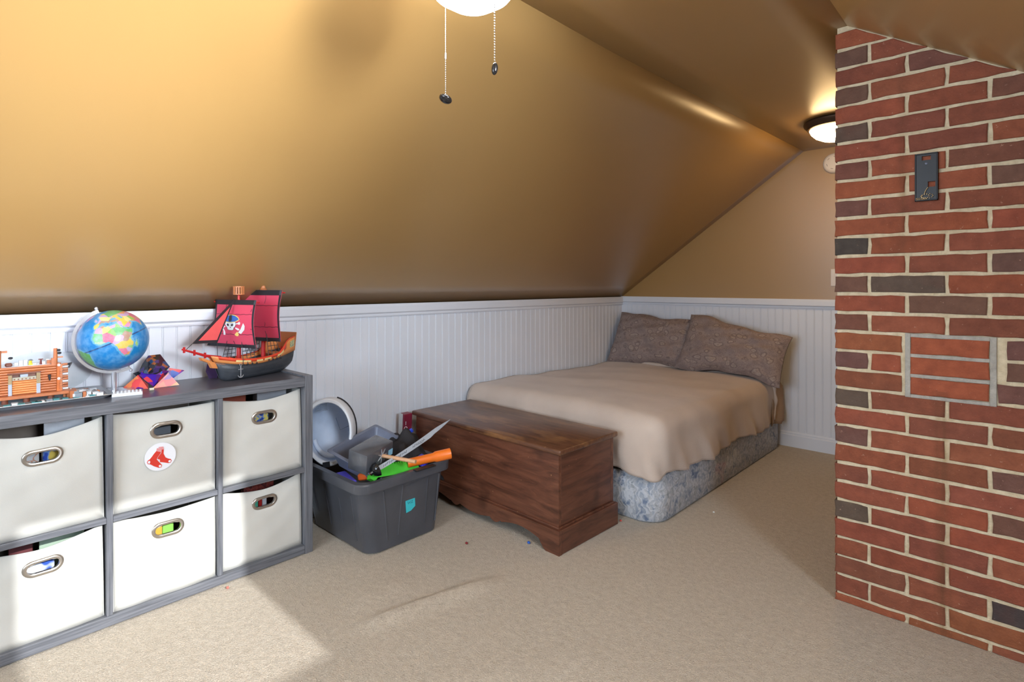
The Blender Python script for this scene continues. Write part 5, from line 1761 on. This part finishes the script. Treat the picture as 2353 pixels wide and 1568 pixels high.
# facing frame: +x toward camera roughly
ca = RZ(R(-32))
def sp(a, b, c):   # a = right in view, b = toward the camera, c = up
    rv = Vector((0.37, 0.93, 0)); tv = Vector((0.93, -0.37, 0))
    q = rv * a + tv * b
    q = Matrix.Rotation(R(-20), 3, 'Z') @ q
    return (q.x, q.y, c)
poly_hull([sp(-0.050, 0.010, 0.058), sp(0.052, 0.0, 0.072), sp(-0.020, 0.0, 0.120), sp(0.018, -0.01, 0.122), sp(-0.040, 0.0, 0.088), sp(0.012, 0.045, 0.075), sp(0.0, -0.045, 0.07), sp(-0.012, 0.05, 0.055), sp(0.03, 0.02, 0.045)], 'top_piece', ST1)
tet('spike', [sp(-0.098, 0.045, 0.004), sp(-0.012, 0.058, 0.0), sp(-0.050, 0.018, 0.050), sp(-0.020, 0.0, 0.012)], ST2)
tet('spike', [sp(0.002, 0.058, 0.0), sp(0.088, 0.040, 0.004), sp(0.048, 0.016, 0.050), sp(0.020, 0.0, 0.012)], ST2)
tet('spike', [sp(0.100, -0.02, 0.052), sp(0.052, 0.010, 0.018), sp(0.046, -0.015, 0.066), sp(0.060, -0.05, 0.03)], ST3)
tet('spike', [sp(-0.075, -0.03, 0.050), sp(-0.035, 0.0, 0.02), sp(-0.03, -0.03, 0.066), sp(-0.045, -0.06, 0.02)], ST1)
poly_hull([sp(-0.045, 0.034, 0.05), sp(0.028, 0.036, 0.048), sp(0.05, 0.0, 0.055), sp(-0.04, -0.03, 0.05), sp(0.0, 0.02, 0.0), sp(0.0, -0.03, 0.0), sp(-0.035, 0.02, 0.064), sp(0.03, 0.02, 0.066)], 'core_piece', ST3)
# white toy brick with studs and a small pale stub
wb = thing('white_toy_brick', 'white studded toy brick plate at the foot of the globe', 'toy brick', (-2.352, 0.505, ZT), R(78))
WTB = plain('toy_brick_white', rgb(226, 228, 232), 0.3, var=0.02)
m = MB(); m.box(-0.045, 0.045, -0.024, 0.024, 0.0, 0.012, bev=0.001); m.obj('plate', WTB, wb)
m = MB()
for i in range(8):
    for j in range(4):
        m.lathe([(0.0032, 0.012), (0.0032, 0.0142), (0.0, 0.0144)], 8, M=T(-0.039 + i * 0.0111, -0.018 + j * 0.012, 0))
m.obj('studs', WTB, wb)
m = MB(); m.tube([(0, -0.007, 0.005), (0, 0.007, 0.005)], 0.005, 8)
mount('pale_stub', 'small pale eraser stub beside the white toy brick', 'stub', (-2.385, 0.588, ZT), plain('pale_cream', rgb(226, 222, 196), 0.5), m, 40)
# purple paper cup shape behind the ship's bow
m = MB(); poly = [(0.0, 0.0), (0.03, 0.0), (0.038, 0.045), (0.026, 0.085), (-0.006, 0.07), (-0.012, 0.03)]
m.prism(poly, -0.02, 0.02, M=axes((0, 0, 0), (0.37, 0.93, 0), (0, 0, 1), (0.93, -0.37, 0)))
mount('purple_puzzle', 'dark violet faceted puzzle block behind the ship bow', 'puzzle', (-2.53, 0.835, ZT), plain('dark_violet_plastic', rgb(66, 46, 88), 0.25), m)

# ================================================================== LOG FORT ON A TRAY
TRAY = plain('pale_metal_tray', rgb(200, 204, 208), 0.3, 0.5, 0.05)
m = MB()
def tr(ins, z): return [(x, y, z) for x, y in rrect(-0.12 + ins, 0.12 - ins, -0.26 + ins, 0.262 - ins, 0.02, 4)]
loft(m, [tr(0.018, 0.0), tr(0.004, 0.011), tr(0.0, 0.012), tr(0.001, 0.0135), tr(0.006, 0.013), tr(0.020, 0.003)], True, True)
mount('metal_tray', 'pale metal tray carrying the brick-built log fort', 'tray', (-2.452, 0.205, ZT), TRAY, m, 30)
fort = thing('toy_log_fort', 'brown brick-built toy log fort with snowy ground on metal tray', 'toy fort', (-2.42, 0.30, ZT + 0.0035))
LOGM = plain('toy_log_brown', rgb(190, 112, 66), 0.35, var=0.12, vs=40)
LOGD = plain('toy_log_dark', rgb(122, 66, 46), 0.4, var=0.1)
SNOW = plain('toy_snow_white', rgb(228, 232, 236), 0.3, var=0.03)
TEAL = plain('toy_water_teal', rgb(70, 136, 140), 0.25, var=0.2)
SLATE = plain('toy_slate', rgb(132, 142, 150), 0.4, var=0.1)
GREYB = plain('toy_grey_blue', rgb(170, 182, 198), 0.4)
# ground plate pieces
rr = random.Random(5)
def part(mb, name, mat, parent=fort, **k): return mb.obj(name, mat, parent, **k)
m = MB(); m.box(-0.09, 0.072, -0.34, 0.14, 0.0, 0.006); part(m, 'base_plate', SLATE)
for i in range(26):
    y = -0.30 + rr.random() * 0.43; x = 0.035 + rr.random() * 0.03
    m = MB(); s_ = rr.choice([0.008, 0.012, 0.016]); m.box(-s_, s_, -0.008, 0.008, 0, rr.choice([0.003, 0.005]), M=T(x, y, 0.0062)); part(m, 'ground_tile', rr.choice([TEAL, SNOW, SLATE, SNOW, TEAL]))
for i in range(64):
    y = 0.045 + rr.random() * 0.085; x = -0.07 + rr.random() * 0.125
    s_ = rr.choice([0.006, 0.009, 0.013])
    m = MB(); m.box(-s_, s_, -s_ * 0.7, s_ * 0.7, 0, 0.008 + rr.random() * 0.018 * max(0.2, 1 - (y - 0.045) / 0.085), M=T(x, y, 0.0062) @ RZ(rr.uniform(-0.3, 0.3))); part(m, 'snow_block', rr.choice([SNOW, SNOW, SNOW, LOGM, SLATE]))
m = MB(); m.box(0.0, 0.030, -0.32, 0.066, 0.020, 0.030, bev=0.001); part(m, 'porch_beam', LOGM)
for y in (-0.115, -0.062, 0.0, -0.19):
    m = MB(); m.lathe([(0.0, 0.0062), (0.0088, 0.0062), (0.0088, 0.0195), (0.0, 0.0195)], 12, M=T(0.014, y, 0)); part(m, 'pile', LOGD, smooth=40)
# log courses of the front wall (plane x=0) with door gap
NL = 11
for k in range(NL):
    z = 0.0345 + k * 0.0083
    segs = [(-0.32, 0.016)]
    if k < 8: segs = [(-0.32, -0.10), (-0.032, 0.016)]
    for a, b in segs:
        m = MB(); m.tube([(0, a, z), (0, b, z)], 0.0043, 8); part(m, 'log', LOGM, smooth=60)
    m = MB(); m.tube([(-0.13, 0.027, z), (0.014, 0.027, z)], 0.0043, 8); part(m, 'log', LOGM, smooth=60)
    m = MB(); m.tube([(-0.004, 0.033, z), (-0.004, 0.048, z)], 0.0040, 8); part(m, 'log_end', LOGM if k % 3 else SNOW, smooth=60)
for k in range(7):
    z = 0.0345 + k * 0.0072
    m = MB(); m.tube([(0.0015, -0.096, z), (0.0015, -0.036, z)], 0.0037, 8); part(m, 'door_log', TANL, smooth=60)
m = MB(); m.box(-0.005, 0.006, -0.106, -0.097, 0.030, 0.066); part(m, 'door_post', GREYB); m = MB(); m.box(-0.005, 0.006, -0.036, -0.026, 0.030, 0.062); part(m, 'door_post', GREYB)
m = MB(); m.box(-0.005, 0.0065, -0.106, -0.097, 0.0665, 0.096); part(m, 'door_post', plain('toy_olive_tan', rgb(160, 136, 96), 0.4)); m = MB(); m.box(-0.005, 0.0065, -0.036, -0.026, 0.0625, 0.098); part(m, 'door_post', plain('toy_olive_tan', rgb(160, 136, 96), 0.4))
m = MB(); m.box(-0.004, 0.008, -0.108, -0.024, 0.0985, 0.103); part(m, 'lintel', LOGD)
m = MB(); m.box(-0.002, 0.009, -0.096, -0.037, 0.078, 0.088); part(m, 'rail_beam', plain('toy_sand', rgb(176, 170, 150), 0.4))
for i in range(6):
    m = MB(); m.lathe([(0.0022, 0), (0.0022, 0.0008), (0, 0.0009)], 8, M=T(0.0092, -0.091 + i * 0.0095, 0.082) @ RY(R(90))); part(m, 'peg_hole', LOGD)
m = MB(); m.box(0.0, 0.011, -0.077, -0.058, 0.0885, 0.097); part(m, 'grey_block', GREYB)
m = MB(); m.box(-0.012, -0.006, -0.32, 0.016, 0.03, 0.118); part(m, 'inner_wall', LOGD)
# corner post and finials
m = MB(); m.tube([(0.006, 0.022, 0.03), (0.006, 0.022, 0.125)], 0.0062, 10)
part(m, 'corner_post', plain('toy_log_orange', rgb(200, 108, 48), 0.35), smooth=60)
m = MB(); m.tube([(-0.002, 0.014, 0.118), (-0.002, 0.014, 0.175)], [0.0062, 0.0055], 10); m.box(-0.01, 0.004, 0.003, 0.012, 0.118, 0.142); part(m, 'tall_post', LOGM, smooth=50)
m = MB(); m.tube([(-0.002, -0.128, 0.118), (-0.002, -0.128, 0.178)], 0.006, 10); part(m, 'tall_post', LOGM, smooth=50)
m = MB(); m.box(-0.006, 0.004, -0.122, -0.108, 0.170, 0.177); part(m, 'post_arm', LOGM)
m = MB(); m.box(-0.006, 0.002, 0.02, 0.034, 0.142, 0.146); part(m, 'post_arm', LOGM)
for (y, z) in ((0.022, 0.168), (0.024, 0.158), (0.052, 0.118), (-0.100, 0.152)):
    m = MB(); m.ball((0.0, y, z), 0.0055, 7, 5, sc=(1, 1.2, 0.8)); part(m, 'black_fitting', BLKS, smooth=60)
for y in (0.022,):
    for z in (0.118, 0.072):
        m = MB(); m.ball((0.011, y, z), 0.0052, 8, 6); part(m, 'white_cap', SNOW, smooth=60)
m = MB(); m.tube([(0.010, 0.048, 0.106), (0.010, 0.056, 0.124)], 0.0024, 6); part(m, 'torch', BLKS)
m = MB(); m.tube([(0.008, -0.002, 0.068), (0.008, -0.003, 0.088)], [0.002, 0.0045], 6); part(m, 'torch', BLKS)
m = MB(); m.box(-0.10, -0.01, -0.30, 0.0, 0.1185, 0.122); part(m, 'roof_walk', SNOW)
# things on the parapet
m = MB(); m.box(-0.03, -0.02, -0.053, -0.043, 0.1222, 0.128); m.lathe([(0.0, 0.128), (0.0042, 0.128), (0.0042, 0.137), (0.0, 0.137)], 10, M=T(-0.025, -0.048, 0)); m.obj('lantern', plain('toy_lantern_yellow', rgb(226, 204, 60), 0.3), fort)
m = MB(); m.lathe([(0.0, 0.1372), (0.0075, 0.1372), (0.004, 0.141), (0.0, 0.142)], 10, M=T(-0.025, -0.048, 0)); m.obj('lantern_cap', SLATE, fort)
m = MB(); m.tube([(-0.02, -0.022, 0.1222), (-0.02, -0.022, 0.138)], [0.0035, 0.0022], 8); m.box(-0.024, -0.016, -0.028, -0.016, 0.138, 0.141); m.obj('red_brown_post', plain('toy_red_brown', rgb(112, 44, 40), 0.4), fort)
m = MB(); m.box(-0.03, -0.012, -0.112, -0.094, 0.1222, 0.134, bev=0.003); m.obj('chest_block', LOGD, fort)
m = MB(); m.box(-0.03, -0.014, -0.006, 0.004, 0.1222, 0.134); m.obj('tan_block', LOGM, fort)
for i in range(8):
    m = MB(); m.box(-0.045, -0.03, -0.088 + i * 0.0115, -0.078 + i * 0.0115, 0.1222, 0.132 + 0.008 * math.sin(i)); m.obj('snow_merlon', SNOW, fort)

# white translucent domed lid leaning behind the fort
m = MB()
m.lathe([(0.0, 0.040), (0.03, 0.036), (0.06, 0.026), (0.085, 0.012), (0.098, 0.0), (0.104, -0.001), (0.104, -0.003), (0.097, -0.002), (0.0, -0.002)], 36)
tl = NT('frosted_white_plastic'); tl.set(col=rgb(206, 212, 218), rough=0.35, trans=0.1)
tl.l(tl.ramp(tl.noise(tl.coord(), 20, 2), [(0.3, rgb(190, 198, 206)), (0.7, rgb(204, 210, 216))]), tl.p.inputs['Base Color'])
o = mount('domed_lid', 'white frosted domed lid leaning on wall behind the log fort', 'lid', (-2.568, 0.30, ZT + 0.0795), tl.mat, m, 50, (R(0), R(82), R(0)))
o.scale = (0.75, 1.35, 0.6)
